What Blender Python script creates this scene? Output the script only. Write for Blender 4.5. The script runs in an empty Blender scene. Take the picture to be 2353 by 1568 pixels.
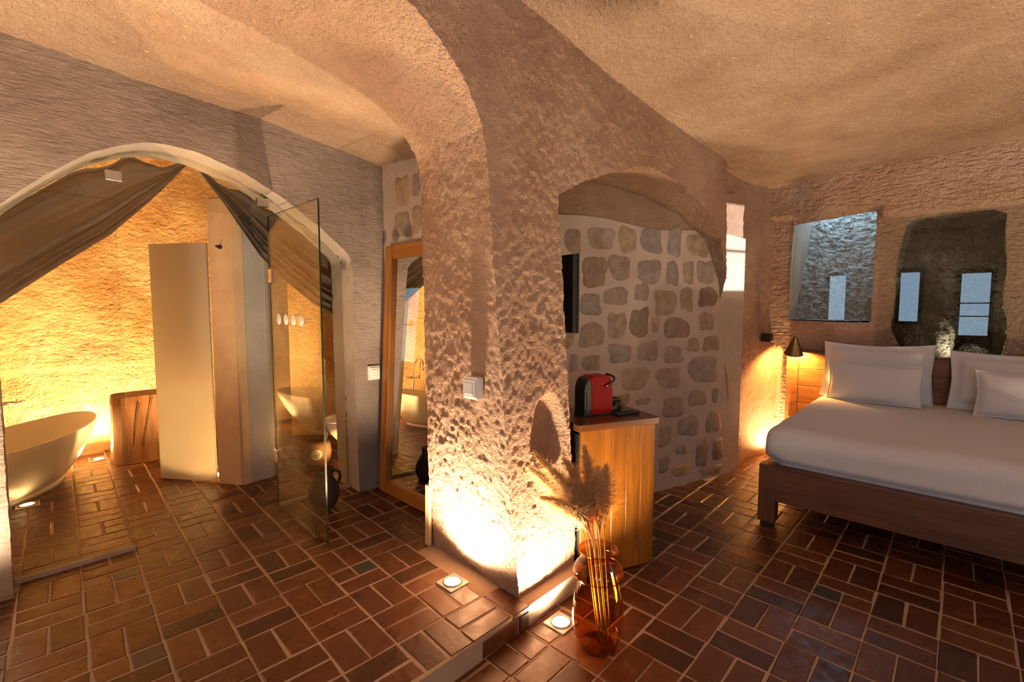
import bpy, bmesh, math, random
import numpy as np
from mathutils import Vector, Matrix, Euler

random.seed(7)
rng = np.random.default_rng(7)
SC = bpy.context.scene
COL = SC.collection
PI = math.pi

# ------------------------------------------------------------------ camera
CAM_A = math.radians(43.75)
CAM_PITCH = math.atan(76 / 1075.0)
cam_d = bpy.data.cameras.new('camera')
cam_d.sensor_width = 36.0
cam_d.sensor_fit = 'HORIZONTAL'
cam_d.lens = 36.0 * 1075 / 2353
cam_d.clip_start = 0.02
cam = bpy.data.objects.new('camera', cam_d)
COL.objects.link(cam)
cam.location = (0, 0, 1.5)
cam.rotation_euler = (PI / 2 - CAM_PITCH, 0, CAM_A - PI / 2)
SC.camera = cam

# ------------------------------------------------------------------ world, sun, exposure
W = bpy.data.worlds.new('daylight')
SC.world = W
W.use_nodes = True
bg = W.node_tree.nodes['Background']
bg.inputs[0].default_value = (0.52, 0.76, 1.0, 1)
bg.inputs[1].default_value = 3.2
SUN_DIR = Vector((0.9, 4.06, -0.25)).normalized()
sun_d = bpy.data.lights.new('sun', 'SUN')
sun_d.energy = 5.0
sun_d.angle = math.radians(0.4)
sun_d.color = (0.93, 0.97, 1.0)
sun = bpy.data.objects.new('sun', sun_d)
COL.objects.link(sun)
sun.rotation_euler = (-SUN_DIR).to_track_quat('Z', 'Y').to_euler()
SC.view_settings.view_transform = 'Standard'
SC.view_settings.look = 'None'
SC.view_settings.exposure = 0.92
SC.view_settings.gamma = 1.0
SC.view_settings.use_curve_mapping = False
SC.cycles.max_bounces = 6
SC.cycles.diffuse_bounces = 3
SC.cycles.glossy_bounces = 3
SC.cycles.transparent_max_bounces = 16
SC.cycles.use_adaptive_sampling = True
SC.cycles.adaptive_threshold = 0.035
SC.cycles.sample_clamp_indirect = 6.0
SC.cycles.caustics_reflective = False
SC.cycles.caustics_refractive = False

WARM = (1.0, 0.75, 0.48)
AMBER = (1.0, 0.575, 0.215)
FLOOR2 = 0.105            # height of the raised floor


# ------------------------------------------------------------------ noise helpers
def _hash(ix, iy, iz, seed):
    h = (ix * 374761393 + iy * 668265263 + iz * 2147483647 + seed * 974711) & 0xFFFFFFFF
    h = ((h ^ (h >> 13)) * 1274126177) & 0xFFFFFFFF
    h = ((h ^ (h >> 16)) * 2246822519) & 0xFFFFFFFF
    return ((h ^ (h >> 15)) & 0xFFFF) / 32767.5 - 1.0


def vnoise(P, seed=0):
    i = np.floor(P).astype(np.int64)
    f = P - i
    u = f * f * (3 - 2 * f)
    x, y, z = i[:, 0], i[:, 1], i[:, 2]
    r = 0
    for dx in (0, 1):
        wx = u[:, 0] if dx else 1 - u[:, 0]
        for dy in (0, 1):
            wy = u[:, 1] if dy else 1 - u[:, 1]
            for dz in (0, 1):
                wz = u[:, 2] if dz else 1 - u[:, 2]
                r = r + wx * wy * wz * _hash(x + dx, y + dy, z + dz, seed)
    return r


ROCK = ((0.9, 0.020), (0.30, 0.0032), (0.10, 0.0016), (0.042, 0.0026), (0.020, 0.0042))


def rockfield(P, gain=1.0, levels=ROCK):
    D = np.zeros_like(P)
    for k, (wl, a) in enumerate(levels):
        for c in range(3):
            D[:, c] += a * vnoise(P / wl + 13.7 * k, 31 * k + c)
    return P + D * gain


def mesh_np(name, verts, quads, smooth=True):
    me = bpy.data.meshes.new(name)
    verts = np.asarray(verts, dtype=np.float32)
    quads = np.asarray(quads, dtype=np.int32)
    me.vertices.add(len(verts))
    me.vertices.foreach_set('co', verts.ravel())
    n = len(quads)
    me.loops.add(n * 4)
    me.polygons.add(n)
    me.loops.foreach_set('vertex_index', quads.ravel())
    me.polygons.foreach_set('loop_start', np.arange(n, dtype=np.int32) * 4)
    me.polygons.foreach_set('use_smooth', np.full(n, smooth))
    me.update(calc_edges=True)
    me.validate()
    return me


def grid_quads(nu, nv):
    a = (np.arange(nu - 1)[:, None] * nv + np.arange(nv - 1)[None, :]).ravel()
    return np.stack([a, a + nv, a + nv + 1, a + 1], 1)


def resample(pts, step):
    pts = np.asarray(pts, float)
    seg = np.linalg.norm(np.diff(pts, axis=0), axis=1)
    s = np.concatenate([[0], np.cumsum(seg)])
    n = max(2, int(round(s[-1] / step)) + 1)
    t = np.linspace(0, s[-1], n)
    return np.stack([np.interp(t, s, pts[:, k]) for k in range(pts.shape[1])], 1)


def smooth_poly(pts, step, it=2):
    """Round the corners of an open polyline (ends kept) and resample it."""
    p = np.asarray(pts, float)
    for _ in range(it):
        q = [p[0]]
        for a, b in zip(p[:-1], p[1:]):
            q += [a * 0.75 + b * 0.25, a * 0.25 + b * 0.75]
        q.append(p[-1])
        p = np.array(q)
    return resample(p, step)


def inside(poly, X, Z):
    r = np.zeros(X.shape, bool)
    n = len(poly)
    for k in range(n):
        x1, z1 = poly[k]
        x2, z2 = poly[(k + 1) % n]
        c = ((z1 > Z) != (z2 > Z))
        with np.errstate(divide='ignore', invalid='ignore'):
            xi = (x2 - x1) * (Z - z1) / (z2 - z1 + 1e-12) + x1
        r ^= c & (X < xi)
    return r


def nearest(poly, Q):
    A = poly
    B = np.roll(poly, -1, axis=0)
    best = np.full(len(Q), 1e9)
    out = Q.copy()
    for a, b in zip(A, B):
        d = b - a
        t = np.clip(((Q - a) @ d) / (d @ d + 1e-12), 0, 1)
        p = a + t[:, None] * d
        e = np.linalg.norm(Q - p, axis=1)
        m = e < best
        best[m] = e[m]
        out[m] = p[m]
    return out


def wall_with_openings(u0, u1, v0, v1, res, polys):
    """Grid in (u, v) with the openings cut out and the cut edge snapped to the outline."""
    nu, nv = int((u1 - u0) / res) + 1, int((v1 - v0) / res) + 1
    U, V = np.meshgrid(np.linspace(u0, u1, nu), np.linspace(v0, v1, nv), indexing='ij')
    uv = np.stack([U.ravel(), V.ravel()], 1)
    q = grid_quads(nu, nv)
    for poly in polys:
        poly = np.asarray(poly)
        c = uv[q].mean(1)
        cut = inside(poly[::4] if len(poly) > 300 else poly, c[:, 0], c[:, 1])
        vin = np.zeros(len(uv), bool)
        vin[q[cut].ravel()] = True
        q = q[~cut]
        vk = np.zeros(len(uv), bool)
        vk[q.ravel()] = True
        b = np.where(vin & vk)[0]
        if len(b):
            uv[b] = nearest(poly, uv[b])
    used = np.unique(q)
    remap = np.full(len(uv), -1)
    remap[used] = np.arange(len(used))
    return uv[used], remap[q]


# ------------------------------------------------------------------ materials
def new_mat(name):
    m = bpy.data.materials.new(name)
    m.use_nodes = True
    nt = m.node_tree
    for n in list(nt.nodes):
        nt.nodes.remove(n)
    out = nt.nodes.new('ShaderNodeOutputMaterial')
    return m, nt, out


def N(nt, t, **kw):
    n = nt.nodes.new(t)
    for k, v in kw.items():
        if k.startswith('i_'):
            key = k[2:]
            key = int(key) if key.isdigit() else key.replace('_', ' ')
            n.inputs[key].default_value = v
        else:
            setattr(n, k, v)
    return n


def ramp(nt, pos, cols):
    r = nt.nodes.new('ShaderNodeValToRGB')
    el = r.color_ramp.elements
    while len(el) < len(pos):
        el.new(0.5)
    for e, p, c in zip(el, pos, cols):
        e.position = p
        e.color = (*c, 1) if len(c) == 3 else c
    return r


def mixc(nt, fac, a, b, mode='MIX'):
    m = nt.nodes.new('ShaderNodeMix')
    m.data_type = 'RGBA'
    m.blend_type = mode
    for s, v in ((0, fac), (6, a), (7, b)):
        if hasattr(v, 'links'):
            nt.links.new(v, m.inputs[s])
        elif s == 0:
            m.inputs[0].default_value = v
        else:
            m.inputs[s].default_value = (*v, 1)
    return m.outputs[2]


def math_n(nt, op, a, b=None):
    m = nt.nodes.new('ShaderNodeMath')
    m.operation = op
    for s, v in ((0, a), (1, b)):
        if v is None:
            continue
        if hasattr(v, 'links'):
            nt.links.new(v, m.inputs[s])
        else:
            m.inputs[s].default_value = v
    return m.outputs[0]


def coords(nt, scale=(1, 1, 1), rot=(0, 0, 0)):
    tc = N(nt, 'ShaderNodeTexCoord')
    mp = N(nt, 'ShaderNodeMapping')
    mp.inputs['Scale'].default_value = scale
    mp.inputs['Rotation'].default_value = rot
    nt.links.new(tc.outputs['Object'], mp.inputs[0])
    return mp.outputs[0]


def noise(nt, co, scale, detail=4, rough=0.55, out=0):
    n = N(nt, 'ShaderNodeTexNoise')
    n.inputs['Scale'].default_value = scale
    n.inputs['Detail'].default_value = detail
    n.inputs['Roughness'].default_value = rough
    nt.links.new(co, n.inputs['Vector'])
    return n.outputs[out]


def rock_mat(name, c1, c2, c3, bump=1.0, dist=0.012, fine=55, streak=None, streak_rot=(0, 0, 0), rough=0.95, specks=1.0):
    m, nt, out = new_mat(name)
    L = nt.links
    co = coords(nt)
    big = noise(nt, co, 1.6, 3, 0.6)
    r1 = ramp(nt, (0.32, 0.52, 0.72), (c1, c2, c3))
    L.new(big, r1.inputs[0])
    mid = noise(nt, co, 14, 3, 0.65)
    col = mixc(nt, 0.28, r1.outputs[0], mixc(nt, mid, (0.45, 0.45, 0.45), (1.25, 1.22, 1.18)), 'MULTIPLY')
    # small dark pits and pale flecks of the tuff
    v = N(nt, 'ShaderNodeTexVoronoi')
    v.inputs['Scale'].default_value = 26
    L.new(co, v.inputs['Vector'])
    pit = ramp(nt, (0.05, 0.13), ((1, 1, 1), (0, 0, 0)))
    L.new(v.outputs['Distance'], pit.inputs[0])
    gate = math_n(nt, 'GREATER_THAN', noise(nt, co, 9, 0), 0.56)
    pitm = math_n(nt, 'MULTIPLY', math_n(nt, 'MULTIPLY', pit.outputs[0], gate), 0.7 * specks)
    col = mixc(nt, pitm, col, tuple(c * 0.25 for c in c1))
    v2 = N(nt, 'ShaderNodeTexVoronoi')
    v2.inputs['Scale'].default_value = 17
    mp2 = coords(nt, (1, 1, 1.7), (0.4, 0.3, 0.9))
    L.new(mp2, v2.inputs['Vector'])
    fl = ramp(nt, (0.07, 0.17), ((1, 1, 1), (0, 0, 0)))
    L.new(v2.outputs['Distance'], fl.inputs[0])
    g2 = math_n(nt, 'GREATER_THAN', noise(nt, mp2, 6, 0), 0.55)
    flm = math_n(nt, 'MULTIPLY', math_n(nt, 'MULTIPLY', fl.outputs[0], g2), 0.55 * specks)
    col = mixc(nt, flm, col, tuple(min(1, c * 1.35 + 0.08) for c in c3))
    # relief: hewn surface
    h = math_n(nt, 'MULTIPLY', noise(nt, co, fine * 0.5, 3, 0.75), 1.2)
    if streak:
        cs = coords(nt, streak, streak_rot)
        h = math_n(nt, 'ADD', h, math_n(nt, 'MULTIPLY', noise(nt, cs, 1.0, 2, 0.6), 1.0))
    b = N(nt, 'ShaderNodeBump')
    b.inputs['Strength'].default_value = bump
    b.inputs['Distance'].default_value = dist
    L.new(h, b.inputs['Height'])
    p = N(nt, 'ShaderNodeBsdfPrincipled')
    p.inputs['Roughness'].default_value = rough
    p.inputs['Specular IOR Level'].default_value = 0.2
    L.new(col, p.inputs['Base Color'])
    L.new(b.outputs[0], p.inputs['Normal'])
    L.new(p.outputs[0], out.inputs[0])
    return m


def plain(name, col, rough=0.5, metal=0.0, spec=0.5, bump=None, var=0.0, coat=0.0):
    m, nt, out = new_mat(name)
    p = N(nt, 'ShaderNodeBsdfPrincipled')
    p.inputs['Base Color'].default_value = (*col, 1)
    p.inputs['Roughness'].default_value = rough
    p.inputs['Metallic'].default_value = metal
    p.inputs['Specular IOR Level'].default_value = spec
    p.inputs['Coat Weight'].default_value = coat
    if var:
        co = coords(nt)
        n = noise(nt, co, 9, 5, 0.65)
        lo, hi = tuple(c * (1 - var) for c in col), tuple(min(1, c * (1 + var)) for c in col)
        r = ramp(nt, (0.3, 0.7), (lo, hi))
        nt.links.new(n, r.inputs[0])
        nt.links.new(r.outputs[0], p.inputs['Base Color'])
    if bump:
        co = coords(nt)
        b = N(nt, 'ShaderNodeBump')
        b.inputs['Strength'].default_value = bump[1]
        b.inputs['Distance'].default_value = 0.004
        nt.links.new(noise(nt, co, bump[0], 4), b.inputs['Height'])
        nt.links.new(b.outputs[0], p.inputs['Normal'])
    nt.links.new(p.outputs[0], out.inputs[0])
    return m


def wood(name, dark, light, scale, rot=(0, 0, 0), rough=0.42, coat=0.0):
    """Grain runs along the local axis with the small entry in scale."""
    m, nt, out = new_mat(name)
    co = coords(nt, scale, rot)
    oi = N(nt, 'ShaderNodeObjectInfo')
    add = N(nt, 'ShaderNodeVectorMath', operation='ADD')
    cmb = N(nt, 'ShaderNodeCombineXYZ')
    k = math_n(nt, 'MULTIPLY', oi.outputs['Random'], 37.0)
    for s in range(3):
        nt.links.new(k, cmb.inputs[s])
    nt.links.new(co, add.inputs[0])
    nt.links.new(cmb.outputs[0], add.inputs[1])
    n1 = noise(nt, add.outputs[0], 1.0, 6, 0.62)
    n2 = noise(nt, add.outputs[0], 5.0, 3, 0.6)
    r = ramp(nt, (0.28, 0.5, 0.72), (dark, tuple((a + b) / 2 for a, b in zip(dark, light)), light))
    f = math_n(nt, 'ADD', math_n(nt, 'MULTIPLY', n1, 0.75), math_n(nt, 'MULTIPLY', n2, 0.25))
    nt.links.new(f, r.inputs[0])
    p = N(nt, 'ShaderNodeBsdfPrincipled')
    p.inputs['Roughness'].default_value = rough
    p.inputs['Coat Weight'].default_value = coat
    p.inputs['Specular IOR Level'].default_value = 0.35
    nt.links.new(r.outputs[0], p.inputs['Base Color'])
    b = N(nt, 'ShaderNodeBump')
    b.inputs['Strength'].default_value = 0.35
    b.inputs['Distance'].default_value = 0.003
    nt.links.new(n1, b.inputs['Height'])
    nt.links.new(b.outputs[0], p.inputs['Normal'])
    nt.links.new(p.outputs[0], out.inputs[0])
    return m


def thin_glass(name, tint, ior=1.5, rough=0.0):
    m, nt, out = new_mat(name)
    fr = N(nt, 'ShaderNodeFresnel')
    geo = N(nt, 'ShaderNodeNewGeometry')
    inv = N(nt, 'ShaderNodeMapRange')          # the far face of the sheet has the glass on its inner side
    inv.inputs['To Min'].default_value = ior
    inv.inputs['To Max'].default_value = 1.0 / ior
    nt.links.new(geo.outputs['Backfacing'], inv.inputs['Value'])
    nt.links.new(inv.outputs[0], fr.inputs[0])
    t = N(nt, 'ShaderNodeBsdfTransparent')
    t.inputs[0].default_value = (*tint, 1)
    g = N(nt, 'ShaderNodeBsdfGlossy')
    g.inputs['Roughness'].default_value = rough
    mx = N(nt, 'ShaderNodeMixShader')
    nt.links.new(fr.outputs[0], mx.inputs[0])
    nt.links.new(t.outputs[0], mx.inputs[1])
    nt.links.new(g.outputs[0], mx.inputs[2])
    nt.links.new(mx.outputs[0], out.inputs[0])
    return m


def emit(name, col, strength):
    m, nt, out = new_mat(name)
    e = N(nt, 'ShaderNodeEmission')
    e.inputs[0].default_value = (*col, 1)
    e.inputs[1].default_value = strength
    nt.links.new(e.outputs[0], out.inputs[0])
    return m


M = {}
M['tuff'] = rock_mat('tuff rock', (0.41, 0.235, 0.150), (0.49, 0.30, 0.200), (0.57, 0.375, 0.26), bump=1.0, dist=0.03, fine=120)
M['tuff_ceiling'] = rock_mat('tuff ceiling', (0.41, 0.255, 0.165), (0.50, 0.33, 0.225), (0.58, 0.41, 0.29), bump=1.0, dist=0.03, fine=70)
M['tuff_hewn'] = rock_mat('hewn tuff', (0.41, 0.24, 0.150), (0.49, 0.305, 0.20), (0.57, 0.38, 0.265), bump=1.0, dist=0.035, fine=45, streak=(10, 10, 42), streak_rot=(0.45, 0, 0))
M['grey'] = rock_mat('grey tooled stone', (0.235, 0.175, 0.145), (0.31, 0.24, 0.20), (0.38, 0.305, 0.26), bump=0.8, dist=0.008, fine=45, streak=(14, 14, 95), streak_rot=(0, 0.16, 0), specks=0.5)
M['reveal'] = rock_mat('pale dressed stone', (0.37, 0.30, 0.245), (0.44, 0.37, 0.305), (0.50, 0.43, 0.36), bump=0.35, dist=0.005, fine=60, specks=0.25)
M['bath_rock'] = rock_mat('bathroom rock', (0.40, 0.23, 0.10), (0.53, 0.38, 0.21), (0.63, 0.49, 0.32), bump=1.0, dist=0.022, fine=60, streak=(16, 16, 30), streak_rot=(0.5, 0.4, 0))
M['cave'] = rock_mat('dark cave rock', (0.055, 0.052, 0.043), (0.17, 0.16, 0.13), (0.40, 0.38, 0.31), bump=1.0, dist=0.10, fine=20, specks=0.3)
M['niche_rock'] = rock_mat('grey niche rock', (0.45, 0.46, 0.44), (0.55, 0.56, 0.53), (0.65, 0.65, 0.62), bump=1.0, dist=0.10, fine=20, streak=(16, 16, 34), streak_rot=(0.7, 0, 0), specks=0.3)
M['mortar'] = rock_mat('wall mortar', (0.42, 0.315, 0.245), (0.48, 0.37, 0.295), (0.54, 0.43, 0.35), bump=0.5, dist=0.006, fine=60, specks=0.2)
M['grout'] = rock_mat('floor grout', (0.30, 0.21, 0.145), (0.37, 0.27, 0.19), (0.43, 0.325, 0.24), bump=0.6, dist=0.004, fine=90, specks=0.3)
M['concrete'] = rock_mat('grey concrete', (0.30, 0.28, 0.265), (0.37, 0.35, 0.33), (0.43, 0.405, 0.385), bump=0.5, dist=0.005, fine=60, specks=0.35)
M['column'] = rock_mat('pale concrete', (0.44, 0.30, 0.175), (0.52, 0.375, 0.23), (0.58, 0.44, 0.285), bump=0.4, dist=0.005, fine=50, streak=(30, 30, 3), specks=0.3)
M['plaster'] = plain('lime plaster', (0.50, 0.38, 0.28), 0.95, bump=(30, 0.5), var=0.08)


def brick_mat():
    m, nt, out = new_mat('glazed terracotta brick')
    L = nt.links
    oi = N(nt, 'ShaderNodeObjectInfo')
    tc = N(nt, 'ShaderNodeTexCoord')
    add = N(nt, 'ShaderNodeVectorMath', operation='ADD')
    L.new(tc.outputs['Object'], add.inputs[0])
    L.new(oi.outputs['Location'], add.inputs[1])
    co = add.outputs[0]
    base = ramp(nt, (0.0, 0.3, 0.6, 0.85, 1.0), ((0.036, 0.0115, 0.0042), (0.070, 0.021, 0.0065), (0.102, 0.031, 0.0095), (0.074, 0.0255, 0.0085), (0.125, 0.044, 0.014)))
    L.new(oi.outputs['Random'], base.inputs[0])
    n1 = noise(nt, co, 16, 4, 0.7)
    col = mixc(nt, 0.75, base.outputs[0], mixc(nt, n1, (0.0, 0.0, 0.0), (2.1, 2.0, 1.8)), 'MULTIPLY')
    # pale worn scuffs with a shape of their own
    n2 = noise(nt, co, 7, 6, 0.7)
    sc = ramp(nt, (0.60, 0.75), ((0, 0, 0), (1, 1, 1)))
    L.new(n2, sc.inputs[0])
    col = mixc(nt, math_n(nt, 'MULTIPLY', sc.outputs[0], 0.35), col, (0.30, 0.14, 0.06))
    p = N(nt, 'ShaderNodeBsdfPrincipled')
    L.new(col, p.inputs['Base Color'])
    rr = ramp(nt, (0.3, 0.7), ((0.24,) * 3, (0.52,) * 3))
    L.new(noise(nt, co, 18, 4), rr.inputs[0])
    L.new(rr.outputs[0], p.inputs['Roughness'])
    p.inputs['Specular IOR Level'].default_value = 0.5
    b = N(nt, 'ShaderNodeBump')
    b.inputs['Strength'].default_value = 0.35
    b.inputs['Distance'].default_value = 0.004
    h = math_n(nt, 'ADD', noise(nt, co, 30, 4), math_n(nt, 'MULTIPLY', noise(nt, co, 6, 3), 1.5))
    L.new(h, b.inputs['Height'])
    L.new(b.outputs[0], p.inputs['Normal'])
    L.new(p.outputs[0], out.inputs[0])
    return m


M['brick'] = brick_mat()
M['slate'] = plain('dark slate', (0.035, 0.035, 0.030), 0.35, bump=(60, 0.4), var=0.35)


def stone_mat():
    m, nt, out = new_mat('field stone')
    L = nt.links
    oi = N(nt, 'ShaderNodeObjectInfo')
    tc = N(nt, 'ShaderNodeTexCoord')
    add = N(nt, 'ShaderNodeVectorMath', operation='ADD')
    L.new(tc.outputs['Object'], add.inputs[0])
    L.new(oi.outputs['Location'], add.inputs[1])
    co = add.outputs[0]
    base = ramp(nt, (0, 0.25, 0.5, 0.75, 1), ((0.23, 0.165, 0.12), (0.33, 0.245, 0.18), (0.29, 0.25, 0.22), (0.38, 0.27, 0.18), (0.25, 0.215, 0.185)))
    L.new(oi.outputs['Random'], base.inputs[0])
    col = mixc(nt, 0.8, base.outputs[0], mixc(nt, noise(nt, co, 11, 6, 0.75), (0.0, 0.0, 0.0), (2.1, 2.0, 1.9)), 'MULTIPLY')
    rs = ramp(nt, (0.58, 0.75), ((0, 0, 0), (1, 1, 1)))
    L.new(noise(nt, co, 6, 4), rs.inputs[0])
    col = mixc(nt, math_n(nt, 'MULTIPLY', rs.outputs[0], 0.4), col, (0.26, 0.13, 0.05))
    p = N(nt, 'ShaderNodeBsdfPrincipled')
    p.inputs['Roughness'].default_value = 0.9
    p.inputs['Specular IOR Level'].default_value = 0.2
    L.new(col, p.inputs['Base Color'])
    b = N(nt, 'ShaderNodeBump')
    b.inputs['Strength'].default_value = 0.8
    b.inputs['Distance'].default_value = 0.012
    L.new(noise(nt, co, 32, 6, 0.7), b.inputs['Height'])
    L.new(b.outputs[0], p.inputs['Normal'])
    L.new(p.outputs[0], out.inputs[0])
    return m


M['stone'] = stone_mat()
M['bed_wood'] = wood('dark walnut', (0.045, 0.018, 0.009), (0.165, 0.068, 0.032), (14, 1.6, 14), rough=0.4)
M['bed_wood_z'] = wood('dark walnut upright', (0.045, 0.018, 0.009), (0.165, 0.068, 0.032), (14, 14, 1.6), rough=0.4)
M['head_wood'] = wood('rustic headboard wood', (0.10, 0.035, 0.012), (0.36, 0.15, 0.045), (14, 1.8, 14), rough=0.5)
M['dresser_wood'] = wood('honey pine', (0.085, 0.026, 0.003), (0.33, 0.115, 0.011), (16, 16, 1.5), rough=0.36, coat=0.15)
M['dresser_top'] = wood('honey pine top', (0.05, 0.015, 0.006), (0.17, 0.06, 0.018), (1.6, 16, 16), rough=0.28, coat=0.3)
M['frame_wood'] = wood('oak mirror frame', (0.22, 0.075, 0.012), (0.44, 0.175, 0.032), (20, 20, 2.0), rough=0.4)
M['frame_wood_y'] = wood('oak mirror frame rail', (0.22, 0.075, 0.012), (0.44, 0.175, 0.032), (20, 2.0, 20), rough=0.4)
M['stump'] = wood('raw stump wood', (0.045, 0.018, 0.006), (0.22, 0.095, 0.026), (7, 7, 1.2), rough=0.7)
M['pale_wood'] = wood('pale plank', (0.48, 0.31, 0.15), (0.66, 0.46, 0.25), (20, 20, 2), rough=0.6)
M['mirror'] = plain('mirror silver', (0.92, 0.92, 0.90), 0.01, 1.0)
M['black'] = plain('black plastic', (0.012, 0.012, 0.013), 0.3)
M['screen'] = plain('black screen back', (0.008, 0.008, 0.009), 0.35)
M['red'] = plain('red lacquer', (0.33, 0.001, 0.002), 0.4, spec=0.15)
M['chrome'] = plain('chrome', (0.82, 0.82, 0.82), 0.08, 1.0)
M['steel'] = plain('brushed steel', (0.55, 0.53, 0.50), 0.32, 1.0)
M['brass'] = plain('aged brass', (0.30, 0.19, 0.07), 0.35, 1.0)
M['brass_dark'] = plain('dark bronze', (0.05, 0.035, 0.02), 0.4, 0.8)
M['white_plastic'] = plain('white plastic', (0.72, 0.69, 0.63), 0.4)
M['ceramic'] = plain('white ceramic', (0.80, 0.77, 0.71), 0.18, coat=0.3)
M['solid_surface'] = plain('matt white bath', (0.78, 0.75, 0.69), 0.35)
M['clay'] = plain('dark fired clay', (0.030, 0.021, 0.015), 0.75, bump=(70, 0.6), var=0.4)
M['tan_bin'] = plain('tan woven bin', (0.32, 0.18, 0.08), 0.7, bump=(140, 0.8), var=0.2)
M['sticker'] = plain('white sticker', (0.75, 0.70, 0.60), 0.6)
M['ink'] = plain('black ink', (0.015, 0.015, 0.015), 0.6)
M['sill'] = plain('pale sill', (0.34, 0.27, 0.20), 0.6, var=0.15)
M['glass'] = thin_glass('clear glass', (0.95, 0.955, 0.93), 1.45)
M['pane'] = thin_glass('window glass', (0.93, 0.94, 0.93), 1.5)
M['glass_edge'] = plain('green glass edge', (0.006, 0.022, 0.014), 0.15)
M['amber_glass'] = thin_glass('amber glass', (0.82, 0.47, 0.14), 1.5)


def frosted_mat():
    m, nt, out = new_mat('frosted glass')
    L = nt.links
    d = N(nt, 'ShaderNodeBsdfDiffuse')
    d.inputs[0].default_value = (0.62, 0.59, 0.53, 1)
    t = N(nt, 'ShaderNodeBsdfTranslucent')
    t.inputs[0].default_value = (0.92, 0.88, 0.78, 1)
    g = N(nt, 'ShaderNodeBsdfGlossy')
    g.inputs['Roughness'].default_value = 0.28
    a = N(nt, 'ShaderNodeMixShader')
    a.inputs[0].default_value = 0.62
    L.new(d.outputs[0], a.inputs[1])
    L.new(t.outputs[0], a.inputs[2])
    fr = N(nt, 'ShaderNodeFresnel')
    b = N(nt, 'ShaderNodeMixShader')
    L.new(fr.outputs[0], b.inputs[0])
    L.new(a.outputs[0], b.inputs[1])
    L.new(g.outputs[0], b.inputs[2])
    L.new(b.outputs[0], out.inputs[0])
    return m


def fabric_mat(name, col, trans=0.0, weave=400, alpha=0.0, ribs=None):
    m, nt, out = new_mat(name)
    L = nt.links
    co = coords(nt)
    p = N(nt, 'ShaderNodeBsdfPrincipled')
    p.inputs['Base Color'].default_value = (*col, 1)
    p.inputs['Roughness'].default_value = 0.9
    p.inputs['Specular IOR Level'].default_value = 0.15
    p.inputs['Sheen Weight'].default_value = 0.15
    b = N(nt, 'ShaderNodeBump')
    b.inputs['Strength'].default_value = 0.25
    b.inputs['Distance'].default_value = 0.002
    h = noise(nt, co, weave, 2)
    if ribs:
        w = N(nt, 'ShaderNodeTexWave')
        w.bands_direction = 'Y'
        w.inputs['Scale'].default_value = ribs
        L.new(co, w.inputs['Vector'])
        h = math_n(nt, 'ADD', math_n(nt, 'MULTIPLY', h, 0.3), w.outputs[1])
        rc = ramp(nt, (0.0, 1.0), (tuple(c * 0.95 for c in col), col))
        L.new(w.outputs[1], rc.inputs[0])
        L.new(rc.outputs[0], p.inputs['Base Color'])
    L.new(h, b.inputs['Height'])
    L.new(b.outputs[0], p.inputs['Normal'])
    sh = p.outputs[0]
    if trans:
        t = N(nt, 'ShaderNodeBsdfTranslucent')
        t.inputs[0].default_value = (*[min(1, c * 1.5) for c in col], 1)
        mx = N(nt, 'ShaderNodeMixShader')
        mx.inputs[0].default_value = trans
        L.new(sh, mx.inputs[1])
        L.new(t.outputs[0], mx.inputs[2])
        sh = mx.outputs[0]
    if alpha:
        t = N(nt, 'ShaderNodeBsdfTransparent')
        mx = N(nt, 'ShaderNodeMixShader')
        mx.inputs[0].default_value = alpha
        L.new(sh, mx.inputs[1])
        L.new(t.outputs[0], mx.inputs[2])
        sh = mx.outputs[0]
    L.new(sh, out.inputs[0])
    return m


M['frosted'] = frosted_mat()
M['linen'] = fabric_mat('white linen', (0.60, 0.575, 0.555))
M['sheet'] = fabric_mat('ribbed white sheet', (0.56, 0.545, 0.535), ribs=26.0)
M['curtain'] = fabric_mat('sheer taupe curtain', (0.105, 0.082, 0.064), trans=0.34, weave=500, alpha=0.05)
M['grass'] = fabric_mat('dry pampas', (0.60, 0.42, 0.22), trans=0.5, weave=50)
M['stalk'] = plain('dry stalk', (0.42, 0.28, 0.13), 0.6)


# ------------------------------------------------------------------ object helpers
def tag(o, label=None, cat=None, group=None, kind=None):
    if label:
        o['label'] = label
    if cat:
        o['category'] = cat
    if group:
        o['group'] = group
    if kind:
        o['kind'] = kind
    return o


def link(name, me, mat=None, parent=None, loc=None, rot=None):
    o = bpy.data.objects.new(name, me)
    COL.objects.link(o)
    if mat is not None and me is not None:
        mats = mat if isinstance(mat, (list, tuple)) else [mat]
        if len(me.materials) == 0:
            for mm in mats:
                me.materials.append(mm)
    if parent is not None:
        o.parent = parent
    if loc is not None:
        o.location = loc
    if rot is not None:
        o.rotation_euler = rot
    return o


def empty(name, loc=(0, 0, 0), rot=(0, 0, 0), **kw):
    o = bpy.data.objects.new(name, None)
    COL.objects.link(o)
    o.empty_display_size = 0.1
    o.location = loc
    o.rotation_euler = rot
    return tag(o, **kw)


def bm_mesh(name, bm, smooth=False):
    me = bpy.data.meshes.new(name)
    bmesh.ops.recalc_face_normals(bm, faces=bm.faces)
    bm.to_mesh(me)
    bm.free()
    if smooth:
        me.polygons.foreach_set('use_smooth', [True] * len(me.polygons))
    return me


def box_bm(bm, lo, hi, bevel=0.0, seg=2):
    r = bmesh.ops.create_cube(bm, size=1)
    vs = r['verts']
    c = [(a + b) / 2 for a, b in zip(lo, hi)]
    s = [b - a for a, b in zip(lo, hi)]
    for v in vs:
        v.co = Vector((c[k] + v.co[k] * s[k] for k in range(3)))
    if bevel:
        es = list({e for v in vs for e in v.link_edges})
        bmesh.ops.bevel(bm, geom=es, offset=bevel, segments=seg, affect='EDGES', profile=0.6)


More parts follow.
